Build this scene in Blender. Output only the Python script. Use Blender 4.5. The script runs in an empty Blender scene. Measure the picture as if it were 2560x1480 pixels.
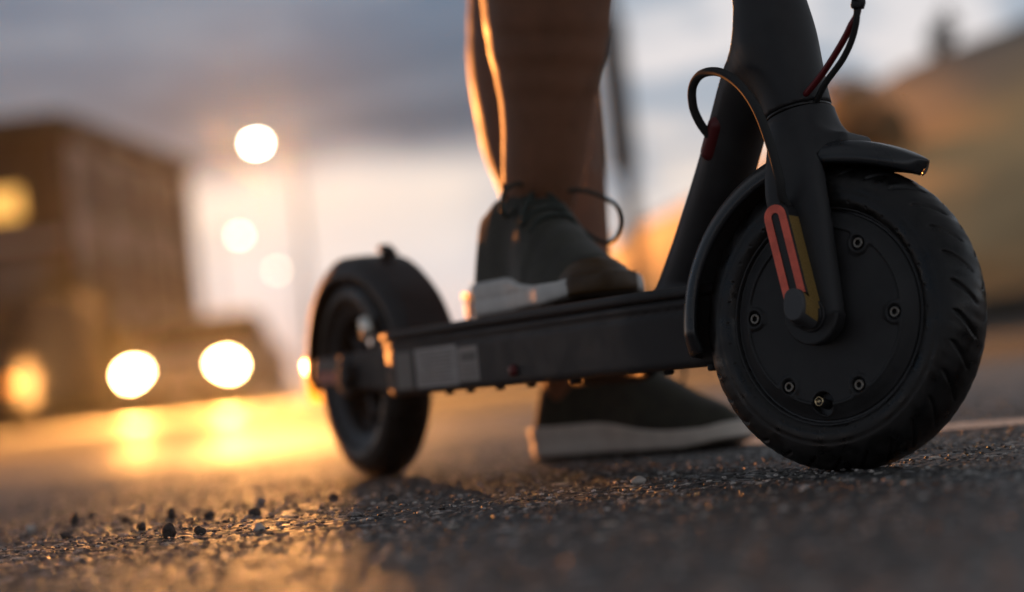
import bpy, bmesh, math, random
import numpy as np
from mathutils import Vector, Matrix, Euler

random.seed(7); RNG = np.random.default_rng(7)
SC = bpy.context.scene
COL = SC.collection
R = math.radians

# ------------------------------------------------------------------ camera
cam_d = bpy.data.cameras.new('camera'); cam = bpy.data.objects.new('camera', cam_d); COL.objects.link(cam)
F_PX, PITCH, ROLL, CAM_H = 5715.3, R(2.03), R(5.80), 0.0898
cam_d.sensor_fit = 'HORIZONTAL'; cam_d.sensor_width = 36.0; cam_d.lens = F_PX / 2560 * 36.0
cam_d.clip_start = 0.02; cam_d.clip_end = 9000
cam_d.dof.use_dof = True; cam_d.dof.focus_distance = 1.63; cam_d.dof.aperture_fstop = 3.15
r0, u0, f0 = Vector((1, 0, 0)), Vector((0, -math.sin(PITCH), math.cos(PITCH))), Vector((0, math.cos(PITCH), math.sin(PITCH)))
rx = r0 * math.cos(ROLL) - u0 * math.sin(ROLL); ux = r0 * math.sin(ROLL) + u0 * math.cos(ROLL)
m3 = Matrix((rx, ux, -f0)).transposed()
cam.matrix_world = Matrix.Translation((0, 0, CAM_H)) @ m3.to_4x4()
SC.camera = cam

# ------------------------------------------------------------------ light and exposure
SUN_AZ, SUN_EL = R(-23.5), R(3.0)            # left of the view direction, just above the horizon
sun_dir = Vector((math.sin(SUN_AZ) * math.cos(SUN_EL), math.cos(SUN_AZ) * math.cos(SUN_EL), math.sin(SUN_EL)))
sd = bpy.data.lights.new('sun', 'SUN'); sd.energy = 4.2; sd.angle = R(1.0); sd.color = (1.0, 0.32, 0.07)
so = bpy.data.objects.new('sun', sd); COL.objects.link(so)
so.rotation_euler = (-sun_dir).to_track_quat('-Z', 'Y').to_euler()

vs = SC.view_settings
vs.view_transform = 'Standard'; vs.look = 'None'; vs.exposure = 0.0; vs.gamma = 1.0; vs.use_curve_mapping = False
SC.cycles.use_denoising = True
SC.cycles.volume_bounces = 0
SC.cycles.max_bounces = 6
SC.cycles.sample_clamp_indirect = 6.0

def node(nt, t, **kw):
    n = nt.nodes.new(t)
    for k, v in kw.items():
        if k.startswith('i_'):
            n.inputs[int(k[2:])].default_value = v
        else:
            setattr(n, k, v)
    return n

def math_n(nt, op, a, b=None, c=None, clamp=False):
    n = nt.nodes.new('ShaderNodeMath'); n.operation = op; n.use_clamp = clamp
    for i, v in enumerate((a, b, c)):
        if v is None: continue
        if hasattr(v, 'links') or hasattr(v, 'is_linked'): nt.links.new(v, n.inputs[i])
        else: n.inputs[i].default_value = v
    return n.outputs[0]

def smooth_n(nt, v, a, b, lo=0.0, hi=1.0):
    n = nt.nodes.new('ShaderNodeMapRange'); n.interpolation_type = 'SMOOTHSTEP'
    nt.links.new(v, n.inputs[0])
    for i, x in enumerate((a, b, lo, hi)): n.inputs[1 + i].default_value = x
    return n.outputs[0]

def mix_n(nt, f, a, b):
    n = nt.nodes.new('ShaderNodeMix'); n.data_type = 'RGBA'
    ins = [n.inputs[0], n.inputs[6], n.inputs[7]]
    for i, v in zip(ins, (f, a, b)):
        if hasattr(v, 'is_linked'): nt.links.new(v, i)
        elif isinstance(v, (int, float)): i.default_value = v
        else: i.default_value = (*v, 1.0)
    return n.outputs[2]

def ramp_n(nt, v, stops):
    n = nt.nodes.new('ShaderNodeValToRGB'); e = n.color_ramp.elements
    e[0].position, e[0].color = stops[0][0], (*stops[0][1], 1)
    e[1].position, e[1].color = stops[-1][0], (*stops[-1][1], 1)
    for p, c in stops[1:-1]:
        x = e.new(p); x.color = (*c, 1)
    nt.links.new(v, n.inputs[0])
    return n.outputs[0]

world = bpy.data.worlds.new('World'); SC.world = world; world.use_nodes = True
nt = world.node_tree; nt.nodes.clear()
tc = nt.nodes.new('ShaderNodeTexCoord'); sep = nt.nodes.new('ShaderNodeSeparateXYZ'); nt.links.new(tc.outputs['Generated'], sep.inputs[0])
dx, dy, dz = sep.outputs
mp = nt.nodes.new('ShaderNodeMapping'); mp.inputs['Scale'].default_value = (1, 1, 3.6); nt.links.new(tc.outputs['Generated'], mp.inputs[0])
def wnoise(scale, detail, off=0.0):
    m = nt.nodes.new('ShaderNodeMapping'); m.inputs['Location'].default_value = (off, off * .7, off * 1.3); nt.links.new(mp.outputs[0], m.inputs[0])
    n = nt.nodes.new('ShaderNodeTexNoise'); n.inputs['Scale'].default_value = scale; n.inputs['Detail'].default_value = detail
    nt.links.new(m.outputs[0], n.inputs['Vector']); return n.outputs[0]
n1, n2, n3 = wnoise(5.0, 3), wnoise(11, 4, 3.1), wnoise(2.0, 4, 7.7)
el = math_n(nt, 'MAXIMUM', dz, 0.0)
az = math_n(nt, 'ARCTAN2', dx, dy)
edge = math_n(nt, 'ADD', el, math_n(nt, 'MULTIPLY', math_n(nt, 'SUBTRACT', n1, 0.5), 0.035))
bank = smooth_n(nt, edge, 0.088, 0.112)
bank = math_n(nt, 'MULTIPLY', bank, smooth_n(nt, math_n(nt, 'ADD', az, math_n(nt, 'MULTIPLY', math_n(nt, 'SUBTRACT', n1, .5), .12)), 0.0, 0.055, 1.0, 0.0))
low = ramp_n(nt, math_n(nt, 'MULTIPLY', el, 5.0), [(0.0, (.95, .62, .40)), (.06, (.84, .64, .56)), (.14, (.78, .69, .68)), (.26, (.80, .77, .78)), (.42, (1.0, .86, .76)), (.62, (.84, .80, .81)), (1.0, (.70, .72, .76))])
broken = mix_n(nt, math_n(nt, 'MULTIPLY', smooth_n(nt, n2, .42, .58, 0, .9), smooth_n(nt, az, -.03, .03, .15, 1.0)), low, (.36, .44, .54))
cloudc = mix_n(nt, smooth_n(nt, el, .105, .18), (.078, .125, .192), (.102, .180, .285))
cloudc = mix_n(nt, smooth_n(nt, n2, .45, .70, 0, .5), cloudc, (.27, .335, .42))
view = mix_n(nt, bank, broken, cloudc)
# higher up: the same broken evening cloud, grey-blue with paler gaps
high = mix_n(nt, smooth_n(nt, n3, .40, .62), (.125, .138, .165), (.26, .262, .272))
col = mix_n(nt, smooth_n(nt, el, .16, .50), view, high)
sky = nt.nodes.new('ShaderNodeTexSky'); sky.sky_type = 'NISHITA'; sky.sun_disc = False
sky.sun_elevation = SUN_EL; sky.sun_rotation = SUN_AZ; sky.altitude = 50; sky.dust_density = 2.0
sk = nt.nodes.new('ShaderNodeVectorMath'); sk.operation = 'SCALE'; sk.inputs['Scale'].default_value = 0.10
nt.links.new(sky.outputs[0], sk.inputs[0])
colmix = mix_n(nt, 0.93, sk.outputs[0], col)
bg = nt.nodes.new('ShaderNodeBackground'); bg.inputs[1].default_value = 1.0; nt.links.new(colmix, bg.inputs[0])
wo = nt.nodes.new('ShaderNodeOutputWorld'); nt.links.new(bg.outputs[0], wo.inputs[0])

# ------------------------------------------------------------------ materials
def mat(name, color, rough=.6, metal=0.0, spec=.5, var=0.0, vscale=30, bump=0.0, bscale=200, bdist=.001, trans=0.0, emit=None, estr=0.0, attr=None, rvar=0.0, coat=0.0, sheen=0.0):
    m = bpy.data.materials.new(name); m.use_nodes = True; t = m.node_tree; b = t.nodes['Principled BSDF']
    b.inputs['Base Color'].default_value = (*color, 1); b.inputs['Roughness'].default_value = rough
    b.inputs['Metallic'].default_value = metal; b.inputs['Specular IOR Level'].default_value = spec
    b.inputs['Transmission Weight'].default_value = trans; b.inputs['Coat Weight'].default_value = coat
    b.inputs['Sheen Weight'].default_value = sheen
    tcn = t.nodes.new('ShaderNodeTexCoord')
    if attr:
        a = t.nodes.new('ShaderNodeAttribute'); a.attribute_name = attr; t.links.new(a.outputs['Color'], b.inputs['Base Color'])
    if var > 0 or rvar > 0:
        n = t.nodes.new('ShaderNodeTexNoise'); n.inputs['Scale'].default_value = vscale; n.inputs['Detail'].default_value = 6
        t.links.new(tcn.outputs['Object'], n.inputs['Vector'])
        if var > 0 and not attr:
            c = mix_n(t, smooth_n(t, n.outputs[0], .35, .65), tuple(x * (1 - var) for x in color), tuple(min(1, x * (1 + var)) for x in color))
            t.links.new(c, b.inputs['Base Color'])
        if rvar > 0:
            t.links.new(smooth_n(t, n.outputs[0], .3, .7, max(.05, rough - rvar), min(1, rough + rvar)), b.inputs['Roughness'])
    if bump > 0:
        n = t.nodes.new('ShaderNodeTexNoise'); n.inputs['Scale'].default_value = bscale; n.inputs['Detail'].default_value = 4
        t.links.new(tcn.outputs['Object'], n.inputs['Vector'])
        bn = t.nodes.new('ShaderNodeBump'); bn.inputs['Strength'].default_value = bump; bn.inputs['Distance'].default_value = bdist
        t.links.new(n.outputs[0], bn.inputs['Height']); t.links.new(bn.outputs[0], b.inputs['Normal'])
    if emit:
        b.inputs['Emission Color'].default_value = (*emit, 1); b.inputs['Emission Strength'].default_value = estr
    return m

M_FRAME = mat('matte_dark_grey_paint', (.026, .0265, .028), .50, spec=.35, var=.16, vscale=35, bump=.12, bscale=1800, bdist=.0002, rvar=.06)
M_DECK = mat('deck_grey_paint', (.026, .025, .026), .55, spec=.3, var=.08, vscale=40, bump=.1, bscale=1500, bdist=.0002, rvar=.06)
M_COVER = mat('motor_cover_paint', (.026, .0262, .027), .55, spec=.35, var=.2, vscale=45, bump=.25, bscale=2400, bdist=.0002, rvar=.05)
M_TYRE = mat('tyre_rubber', (.0095, .009, .0088), .38, spec=.4, var=.5, vscale=70, bump=.3, bscale=700, bdist=.0003, rvar=.14)
M_RIM = mat('black_rim', (.020, .020, .021), .4)
M_RUBBER = mat('black_rubber', (.013, .013, .014), .6, bump=.2, bscale=900, bdist=.0003)
M_GLOSS = mat('fender_plastic', (.022, .025, .028), .30, var=.1, vscale=50, bump=.05, bscale=900, bdist=.0002, rvar=.05)
M_CABLE = mat('grey_cable', (.038, .039, .039), .75, spec=.12)
M_REDC = mat('dark_red_cable', (.16, .012, .016), .35)
M_REDR = mat('red_rubber', (.12, .012, .014), .45, bump=.2, bscale=400, bdist=.0003)
M_CORAL = mat('red_reflective_film', (.93, .15, .09), .35, var=.14, vscale=90, bump=.8, bscale=900, bdist=.0006)
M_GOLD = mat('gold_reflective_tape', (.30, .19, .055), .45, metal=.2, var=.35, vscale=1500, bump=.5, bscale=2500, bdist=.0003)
M_STEEL = mat('steel_screw', (.20, .18, .155), .4, metal=.9)
M_DARK = mat('recess_black', (.006, .006, .006), .7)
M_BRASS = mat('brass_valve', (.55, .43, .25), .25, metal=1.0)
M_AXCAP = mat('axle_cap_plastic', (.058, .060, .064), .5, bump=.15, bscale=1500, bdist=.0002)
M_LABEL = mat('label_paper', (.30, .30, .30), .45, var=.10, vscale=150)
M_REDTAPE = mat('red_tape', (.34, .035, .02), .4)
M_AMBER = mat('amber_reflector', (.95, .42, .05), .15, trans=.6, emit=(1, .38, .04), estr=1.1)  # emission stands in for headlight light passing through the reflector
M_WHITEREF = mat('clear_reflector', (.85, .82, .72), .1, spec=.9, coat=1.0, metal=.6)
M_SKIN = mat('skin', (.215, .092, .047), .55, var=.12, vscale=22, bump=.3, bscale=420, bdist=.0005, rvar=.08)
_b = M_SKIN.node_tree.nodes['Principled BSDF']; _b.inputs['Subsurface Weight'].default_value = .35; _b.inputs['Subsurface Radius'].default_value = (1, .35, .15); _b.inputs['Subsurface Scale'].default_value = .009
M_HAIR = mat('leg_hair', (.20, .10, .05), .4)
M_SHOE = mat('olive_knit', (.019, .020, .011), .85, var=.3, vscale=60, bump=.5, bscale=1300, bdist=.0006, sheen=.2)
M_SHOE_DARK = mat('dark_lining', (.012, .011, .010), .8)
M_SOLE = mat('white_foam_sole', (.62, .61, .58), .5, var=.06, vscale=50)
M_SOLE2 = mat('beige_foam_sole', (.60, .56, .50), .55, var=.06, vscale=50)
M_GUM = mat('brown_gum_rubber', (.060, .030, .008), .45, var=.2, vscale=60)
M_OUTS = mat('dark_outsole', (.03, .022, .015), .6)
M_LACE = mat('dark_green_lace', (.022, .034, .028), .6, bump=.5, bscale=1800, bdist=.0004)
M_SHORT = mat('dark_shorts_cloth', (.03, .032, .038), .8, bump=.4, bscale=300, bdist=.001)
M_STONE_W = mat('pale_pebble', (.52, .46, .41), .6, var=.15, vscale=180, bump=.5, bscale=500, bdist=.0006)
M_STONE_D = mat('dark_pebble', (.050, .044, .040), .6, var=.4, vscale=220, bump=.8, bscale=500, bdist=.0008)
M_STONE_G = mat('grey_pebble', (.30, .27, .25), .6, var=.2, vscale=220, bump=.6, bscale=500, bdist=.0008)

# ------------------------------------------------------------------ mesh helpers
def link(name, me, m, parent=None, mw=None):
    o = bpy.data.objects.new(name, me); COL.objects.link(o)
    if m is not None: me.materials.append(m)
    if parent is not None: o.parent = parent
    if mw is not None: o.matrix_basis = mw
    return o

def from_arrays(name, V, Fq, smooth=True):
    me = bpy.data.meshes.new(name)
    V = np.asarray(V, dtype=np.float32); Fq = np.asarray(Fq, dtype=np.int32)
    n, k = Fq.shape
    me.vertices.add(len(V)); me.vertices.foreach_set('co', V.ravel())
    me.loops.add(n * k); me.loops.foreach_set('vertex_index', Fq.ravel())
    me.polygons.add(n); me.polygons.foreach_set('loop_start', np.arange(0, n * k, k, dtype=np.int32))
    me.polygons.foreach_set('use_smooth', np.full(n, smooth))
    me.update(); me.validate()
    return me

def from_bm(name, bm, smooth=True):
    bmesh.ops.recalc_face_normals(bm, faces=bm.faces)
    me = bpy.data.meshes.new(name); bm.to_mesh(me); bm.free()
    for p in me.polygons: p.use_smooth = smooth
    return me

def autosmooth(o, ang=35):
    me = o.data; bm = bmesh.new(); bm.from_mesh(me)
    for e in bm.edges:
        if len(e.link_faces) == 2 and e.calc_face_angle(0) > R(ang): e.smooth = False
    bm.to_mesh(me); bm.free()
    return o

def add_box(bm, c, s, rot=None, bev=0.0):
    v = bmesh.ops.create_cube(bm, size=1.0)['verts']
    mt = Matrix.Translation(c) @ (rot.to_4x4() if rot else Matrix()) @ Matrix.Diagonal((*s, 1))
    bmesh.ops.transform(bm, matrix=mt, verts=v)
    if bev:
        es = list({e for x in v for e in x.link_edges})
        bmesh.ops.bevel(bm, geom=es, offset=bev, segments=2, affect='EDGES')

def box_obj(name, c, s, m, parent=None, rot=None, bev=0.0, smooth=False):
    bm = bmesh.new(); add_box(bm, c, s, rot, bev); return link(name, from_bm(name, bm, smooth), m, parent)

def catmull(P, n=10):
    P = [Vector(p) for p in P]; P = [2 * P[0] - P[1]] + P + [2 * P[-1] - P[-2]]; out = []
    for i in range(1, len(P) - 2):
        for k in range(n):
            t = k / n; a, b, c, d = P[i - 1], P[i], P[i + 1], P[i + 2]
            out.append(.5 * ((2 * b) + (c - a) * t + (2 * a - 5 * b + 4 * c - d) * t * t + (3 * b - a - 3 * c + d) * t ** 3))
    out.append(P[-2]); return out

def tube_me(name, P, rad, seg=14, n=8, smooth_path=True, closed_ends=True):
    pts = catmull(P, n) if smooth_path else [Vector(p) for p in P]
    N = len(pts); rads = rad if hasattr(rad, '__len__') else [rad] * N
    if len(rads) != N: rads = list(np.interp(np.linspace(0, 1, N), np.linspace(0, 1, len(rads)), rads))
    V = []; F = []; nrm = None
    for i, p in enumerate(pts):
        t = (pts[min(i + 1, N - 1)] - pts[max(i - 1, 0)]).normalized()
        if nrm is None: nrm = t.orthogonal().normalized()
        nrm = (nrm - t * nrm.dot(t)).normalized(); bn = t.cross(nrm)
        for k in range(seg):
            a = 2 * math.pi * k / seg; V.append(p + (nrm * math.cos(a) + bn * math.sin(a)) * rads[i])
    for i in range(N - 1):
        for k in range(seg):
            F.append((i * seg + k, i * seg + (k + 1) % seg, (i + 1) * seg + (k + 1) % seg, (i + 1) * seg + k))
    if closed_ends:
        V += [pts[0], pts[-1]]; a, b = len(V) - 2, len(V) - 1
        for k in range(seg):
            F.append((a, (k + 1) % seg, k, k)); F.append((b, (N - 1) * seg + k, (N - 1) * seg + (k + 1) % seg, (N - 1) * seg + (k + 1) % seg))
    me = bpy.data.meshes.new(name)
    me.from_pydata([tuple(v) for v in V], [], [tuple(dict.fromkeys(f)) for f in F]); me.update()
    for p in me.polygons: p.use_smooth = True
    return me

def lathe_me(name, prof, seg=96, closed=False):
    """profile of (radius, y); axis = local Y"""
    n = len(prof); th = np.linspace(0, 2 * np.pi, seg, endpoint=False)
    r = np.array([p[0] for p in prof])[:, None]; y = np.array([p[1] for p in prof])[:, None]
    V = np.stack([r * np.cos(th), y + 0 * th, r * np.sin(th)], -1).reshape(-1, 3)
    i = np.arange(n if closed else n - 1)[:, None]; k = np.arange(seg)[None]
    a = i * seg + k; b = i * seg + (k + 1) % seg; c = ((i + 1) % n) * seg + (k + 1) % seg; d = ((i + 1) % n) * seg + k
    return from_arrays(name, V, np.stack([a, d, c, b], -1).reshape(-1, 4))

def round_prof(pts, rad, seg=4):
    """round the corners of an open profile"""
    out = [pts[0]]
    for a, b, c in zip(pts, pts[1:], pts[2:]):
        a, b, c = Vector(a).to_2d(), Vector(b).to_2d(), Vector(c).to_2d()
        r = min(rad, (a - b).length * .45, (c - b).length * .45)
        p, q = b + (a - b).normalized() * r, b + (c - b).normalized() * r
        for k in range(seg + 1):
            t = k / seg; out.append(tuple((1 - t) ** 2 * p + 2 * t * (1 - t) * b + t * t * q))
    out.append(pts[-1]); return out

# signed-distance modelling: surface nets on a grid
def sdf_me(name, fn, lo, hi, h):
    lo = np.array(lo, float); hi = np.array(hi, float); n = np.ceil((hi - lo) / h).astype(int) + 1
    ax = [lo[i] + h * np.arange(n[i]) for i in range(3)]
    X, Y, Z = np.meshgrid(*ax, indexing='ij', sparse=True)
    v = np.broadcast_to(fn(X, Y, Z), n).astype(np.float32)
    s = v < 0
    cs = tuple(n - 1); cnt = np.zeros(cs, np.int16); acc = np.zeros(cs + (3,), np.float32)
    cor = [(i, j, k) for i in (0, 1) for j in (0, 1) for k in (0, 1)]
    sl = lambda c: tuple(slice(c[i], c[i] + cs[i]) for i in range(3))
    for c in cor:
        for a in range(3):
            if c[a]: continue
            d = list(c); d[a] = 1
            va, vb = v[sl(c)], v[sl(d)]; x = (va < 0) != (vb < 0)
            t = np.where(x, va / np.where(x, va - vb, 1), 0)
            cnt += x
            for i in range(3): acc[..., i] += np.where(x, c[i] + (t if i == a else 0), 0)
    act = cnt > 0; idx = -np.ones(cs, np.int64); ii = np.argwhere(act); idx[act] = np.arange(len(ii))
    V = lo + h * (ii + acc[act] / cnt[act][:, None])
    Fs = []
    for a in range(3):
        b, c = (a + 1) % 3, (a + 2) % 3
        A = [slice(None)] * 3; B = [slice(None)] * 3; A[a] = slice(0, -1); B[a] = slice(1, None)
        sa, sb = s[tuple(A)], s[tuple(B)]
        e = np.argwhere(sa != sb); e = e[(e[:, b] > 0) & (e[:, c] > 0) & (e[:, b] < n[b] - 1) & (e[:, c] < n[c] - 1)]
        flip = sa[tuple(e.T)]
        q = []
        for db, dc in ((0, 0), (-1, 0), (-1, -1), (0, -1)):
            f = e.copy(); f[:, b] += db; f[:, c] += dc; q.append(idx[tuple(f.T)])
        q = np.stack(q, 1); q[~flip] = q[~flip][:, ::-1]
        Fs.append(q)
    Fq = np.concatenate(Fs)
    # pull the vertices onto the surface
    e = h * .25
    for _ in range(2):
        P = V.T; f0_ = fn(P[0], P[1], P[2])
        g = np.stack([fn(P[0] + e * (k == 0), P[1] + e * (k == 1), P[2] + e * (k == 2)) - f0_ for k in range(3)], 1) / e
        st = -f0_[:, None] * g / np.maximum((g ** 2).sum(1, keepdims=True), 1e-3)
        L = np.linalg.norm(st, axis=1, keepdims=True); st *= np.minimum(1, .5 * h / np.maximum(L, 1e-9)); V = V + st * .8
    return from_arrays(name, V, Fq)

def s_cone(X, Y, Z, a, b, ra, rb):
    a, b = np.array(a, float), np.array(b, float); ab = b - a; L = (ab ** 2).sum()
    t = np.clip(((X - a[0]) * ab[0] + (Y - a[1]) * ab[1] + (Z - a[2]) * ab[2]) / L, 0, 1)
    return np.sqrt((X - a[0] - t * ab[0]) ** 2 + (Y - a[1] - t * ab[1]) ** 2 + (Z - a[2] - t * ab[2]) ** 2) - (ra + (rb - ra) * t)

def s_box(X, Y, Z, c, s, r):
    q = [np.abs(P - c[i]) - (s[i] / 2 - r) for i, P in enumerate((X, Y, Z))]
    o = np.sqrt(sum(np.maximum(x, 0) ** 2 for x in q)); return o + np.minimum(np.maximum(q[0], np.maximum(q[1], q[2])), 0) - r

def smin(a, b, k):
    h = np.clip(.5 + .5 * (b - a) / k, 0, 1); return b + (a - b) * h - k * h * (1 - h)
def smax(a, b, k): return -smin(-a, -b, k)

def sstep(x, a, b):
    t = np.clip((x - a) / (b - a), 0, 1); return t * t * (3 - 2 * t)

def empty(name, loc, label, cat, group=None, rz=0.0):
    o = bpy.data.objects.new(name, None); COL.objects.link(o); o.location = loc; o.rotation_euler = (0, 0, rz)
    o.empty_display_size = .1
    return tag(o, label, cat, group)

def tag(o, label, cat, group=None):
    o['label'] = label; o['category'] = cat
    if group: o['group'] = group
    return o

# ------------------------------------------------------------------ ground and road
def ground_sheet(name, z, x0, x1, y0, y1, m):
    me = from_arrays(name, [(x0, y0, z), (x1, y0, z), (x1, y1, z), (x0, y1, z)], [(0, 1, 2, 3)], False)
    o = link(name, me, m); o['kind'] = 'structure'; return o

def asphalt_mat(name, use_attr):
    m = bpy.data.materials.new(name); m.use_nodes = True; t = m.node_tree; b = t.nodes['Principled BSDF']
    tcn = t.nodes.new('ShaderNodeTexCoord')
    def nz(s, d=5):
        n = t.nodes.new('ShaderNodeTexNoise'); n.inputs['Scale'].default_value = s; n.inputs['Detail'].default_value = d
        t.links.new(tcn.outputs['Object'], n.inputs['Vector']); return n.outputs[0]
    if use_attr:
        a = t.nodes.new('ShaderNodeAttribute'); a.attribute_name = 'stone'
        fine = mix_n(t, smooth_n(t, nz(900, 3), .35, .65), (.62, .62, .62), (1.35, 1.35, 1.35))
        mm = t.nodes.new('ShaderNodeMix'); mm.data_type = 'RGBA'; mm.blend_type = 'MULTIPLY'; mm.inputs[0].default_value = 1
        t.links.new(a.outputs['Color'], mm.inputs[6]); t.links.new(fine, mm.inputs[7]); c = mm.outputs[2]
    else:
        v = t.nodes.new('ShaderNodeTexVoronoi'); v.inputs['Scale'].default_value = 150; t.links.new(tcn.outputs['Object'], v.inputs['Vector'])
        sp = t.nodes.new('ShaderNodeSeparateColor'); t.links.new(v.outputs['Color'], sp.inputs[0])
        c = mix_n(t, smooth_n(t, sp.outputs[0], .2, 1), (.060, .052, .044), (.170, .145, .118))  # tan base lifted to stand in for warm sky reflected at low angles
        c = mix_n(t, smooth_n(t, nz(.35), .35, .7, 0, .5), c, (.17, .14, .11))
    t.links.new(c, b.inputs['Base Color'])
    t.links.new(smooth_n(t, nz(60), .3, .7, *((.46, .60) if use_attr else (.86, .96))), b.inputs['Roughness'])
    b.inputs['Specular IOR Level'].default_value = 1.0 if use_attr else .12
    if not use_attr: b.inputs['Coat Weight'].default_value = .06; b.inputs['Coat Roughness'].default_value = .42
    bn = t.nodes.new('ShaderNodeBump'); bn.inputs['Strength'].default_value = .6 if use_attr else .5
    bn.inputs['Distance'].default_value = .0006 if use_attr else .002
    if use_attr: t.links.new(nz(1100, 3), bn.inputs['Height'])
    else: t.links.new(nz(140, 4), bn.inputs['Height'])
    t.links.new(bn.outputs[0], b.inputs['Normal'])
    return m

M_ASPH = asphalt_mat('asphalt_far', False); M_ASPH_N = asphalt_mat('asphalt_stones', True)
M_EARTH = mat('dry_earth', (.12, .10, .07), .9, var=.3, vscale=.2)
ground_sheet('ground', -.03, -1400, 1400, -60, 1500, M_EARTH)
ground_sheet('road', -.0015, -60, 60, -8, 420, M_ASPH)

def stones_field(X, Y, cell, seed, rmin, rmax, hmin, hmax, dens):
    """max of flat-topped stones on a jittered cell grid -> height, random id"""
    rg = np.random.default_rng(seed); G = 1024
    jx, jy, jr, jh, jd, ja, jb = (rg.random((G, G)) for _ in range(7))
    cx = np.floor(X / cell).astype(int); cy = np.floor(Y / cell).astype(int)
    H = np.full(X.shape, -1.0); ID = np.zeros(X.shape); 
    for i in (-1, 0, 1):
        for j in (-1, 0, 1):
            gx, gy = cx + i, cy + j; a, b = gx % G, gy % G
            px = (gx + .1 + .8 * jx[a, b]) * cell; py = (gy + .1 + .8 * jy[a, b]) * cell
            r = rmin + (rmax - rmin) * jr[a, b] ** 1.5
            an = ja[a, b] * 3.14; ca, sa = np.cos(an), np.sin(an); el_ = .65 + .6 * jb[a, b]
            u = (X - px) * ca + (Y - py) * sa; w = -(X - px) * sa + (Y - py) * ca
            pw = 2.6
            d = (np.abs(u / r) ** pw + np.abs(w / (r * el_)) ** pw)
            h = hmin + (hmax - hmin) * jh[a, b]
            tilt = (u / r) * (jb[a, b] - .5) * .5 + (w / r) * (jx[a, b] - .5) * .5
            hh = np.where((d < 1) & (jd[a, b] < dens), h * np.clip(1 - d ** 2.4, 0, 1) ** .42 * (1 + tilt * .45), -1)
            k = hh > H; H = np.where(k, hh, H); ID = np.where(k, jr[a, b] * .37 + jh[a, b] * .63 + a * 1.7 + b * .31, ID)
    return H, ID

def near_road():
    xs = np.concatenate([np.arange(-1.6, -.52, .0065), np.arange(-.52, .52, .0020), np.arange(.52, 1.6, .0065)])
    ys = np.concatenate([np.arange(.3, .86, .009), np.arange(.86, 1.40, .0028), np.arange(1.40, 2.05, .0018), np.arange(2.05, 2.6, .0035), np.arange(2.6, 3.5, .007), np.arange(3.5, 6.5, .02)])
    X, Y = np.meshgrid(xs, ys, indexing='ij')
    h1, i1 = stones_field(X, Y, .0056, 1, .0018, .0038, .0009, .0019, .93)
    h2, i2 = stones_field(X + .31, Y + .77, .0125, 2, .003, .0062, .0013, .0026, .5)
    base = RNG.random(X.shape) * .0002
    H = np.maximum(np.maximum(h1 * .95, base), h2 * .95)
    ids = np.where((h2 * .95 >= H - 1e-9), i2 + 500, np.where(h1 * .95 >= H - 1e-9, i1, -1))
    und = .0002 * np.sin(X * 9 + 1) * np.sin(Y * 5)
    fx = sstep(np.minimum(X + 1.6, 1.59 - X), 0, .7) * sstep(6.4 - Y, 0, 3.6) * sstep(Y, .3, .8)
    Hh = (H + und) * fx
    rnd = np.abs(np.sin(ids * 127.1 + 3.3) * 43758.5453) % 1; rn2 = np.abs(np.sin(ids * 311.7 + 1.3) * 24634.63) % 1
    g = .022 + .10 * rnd ** 2.0; g = np.where(rnd > .91, .22 + .34 * rn2, g); g = np.where(ids < 0, .016, g)
    w = (rn2 - .5) * .3
    C = np.stack([g * (1.03 + w * .7), g * (1 + w * .15), g * (.96 - w * .8), np.ones_like(g)], -1).reshape(-1, 4).astype(np.float32)
    nx, ny = X.shape; i = np.arange(nx - 1)[:, None]; j = np.arange(ny - 1)[None]
    a = i * ny + j; Fq = np.stack([a, a + ny, a + ny + 1, a + 1], -1).reshape(-1, 4)
    V = np.stack([X, Y, Hh], -1).reshape(-1, 3)
    me = from_arrays('road_surface', V, Fq)
    at = me.color_attributes.new('stone', 'FLOAT_COLOR', 'POINT'); at.data.foreach_set('color', C.ravel())
    o = link('road_surface', me, M_ASPH_N); o['kind'] = 'structure'
    return o
near_road()

# painted line, a worn white stripe lying on the road far side of the front wheel
def strip_line():
    n = 60; V = []; F = []
    for i in range(n + 1):
        t = i / n; x = .13 + t * 2.3; y = 2.36 - (x - .13) * (.105 + .62 * (x > 99)) - .78 * (x - .13) * 0
        y = 2.27 - (x - .20) * 1.05 if x < .2 else 2.27 - (x - .2) * .72
        y += .003 * math.sin(i * 2.1)
        V += [(x, y - .075, .0032), (x, y + .075, .0032)]
    for i in range(n): F.append((2 * i, 2 * i + 2, 2 * i + 3, 2 * i + 1))
    return from_arrays('painted_line', V, F, False)
M_PAINT = mat('worn_road_paint', (.62, .60, .56), .6, var=.12, vscale=60, bump=.5, bscale=300, bdist=.001)
ln = link('painted_line', strip_line(), M_PAINT); ln['kind'] = 'structure'

def stone_me(name, r, s=(1, 1, .8), seed=0, sub=2):
    bm = bmesh.new(); bmesh.ops.create_icosphere(bm, subdivisions=sub, radius=1.0); rg = random.Random(seed)
    axes = [Vector((rg.uniform(-1, 1), rg.uniform(-1, 1), rg.uniform(-1, 1))).normalized() for _ in range(9)]
    cuts = [rg.uniform(.66, .95) for _ in axes]
    for v in bm.verts:
        d = v.co.normalized(); k = 1.0
        for a_, c in zip(axes, cuts):
            q = d.dot(a_)
            if q > .1: k = min(k, c / q) if c / q < k else k
        v.co = Vector((d.x * k * s[0], d.y * k * s[1], d.z * k * s[2])) * r
    return from_bm(name, bm, sub > 1)

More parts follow.
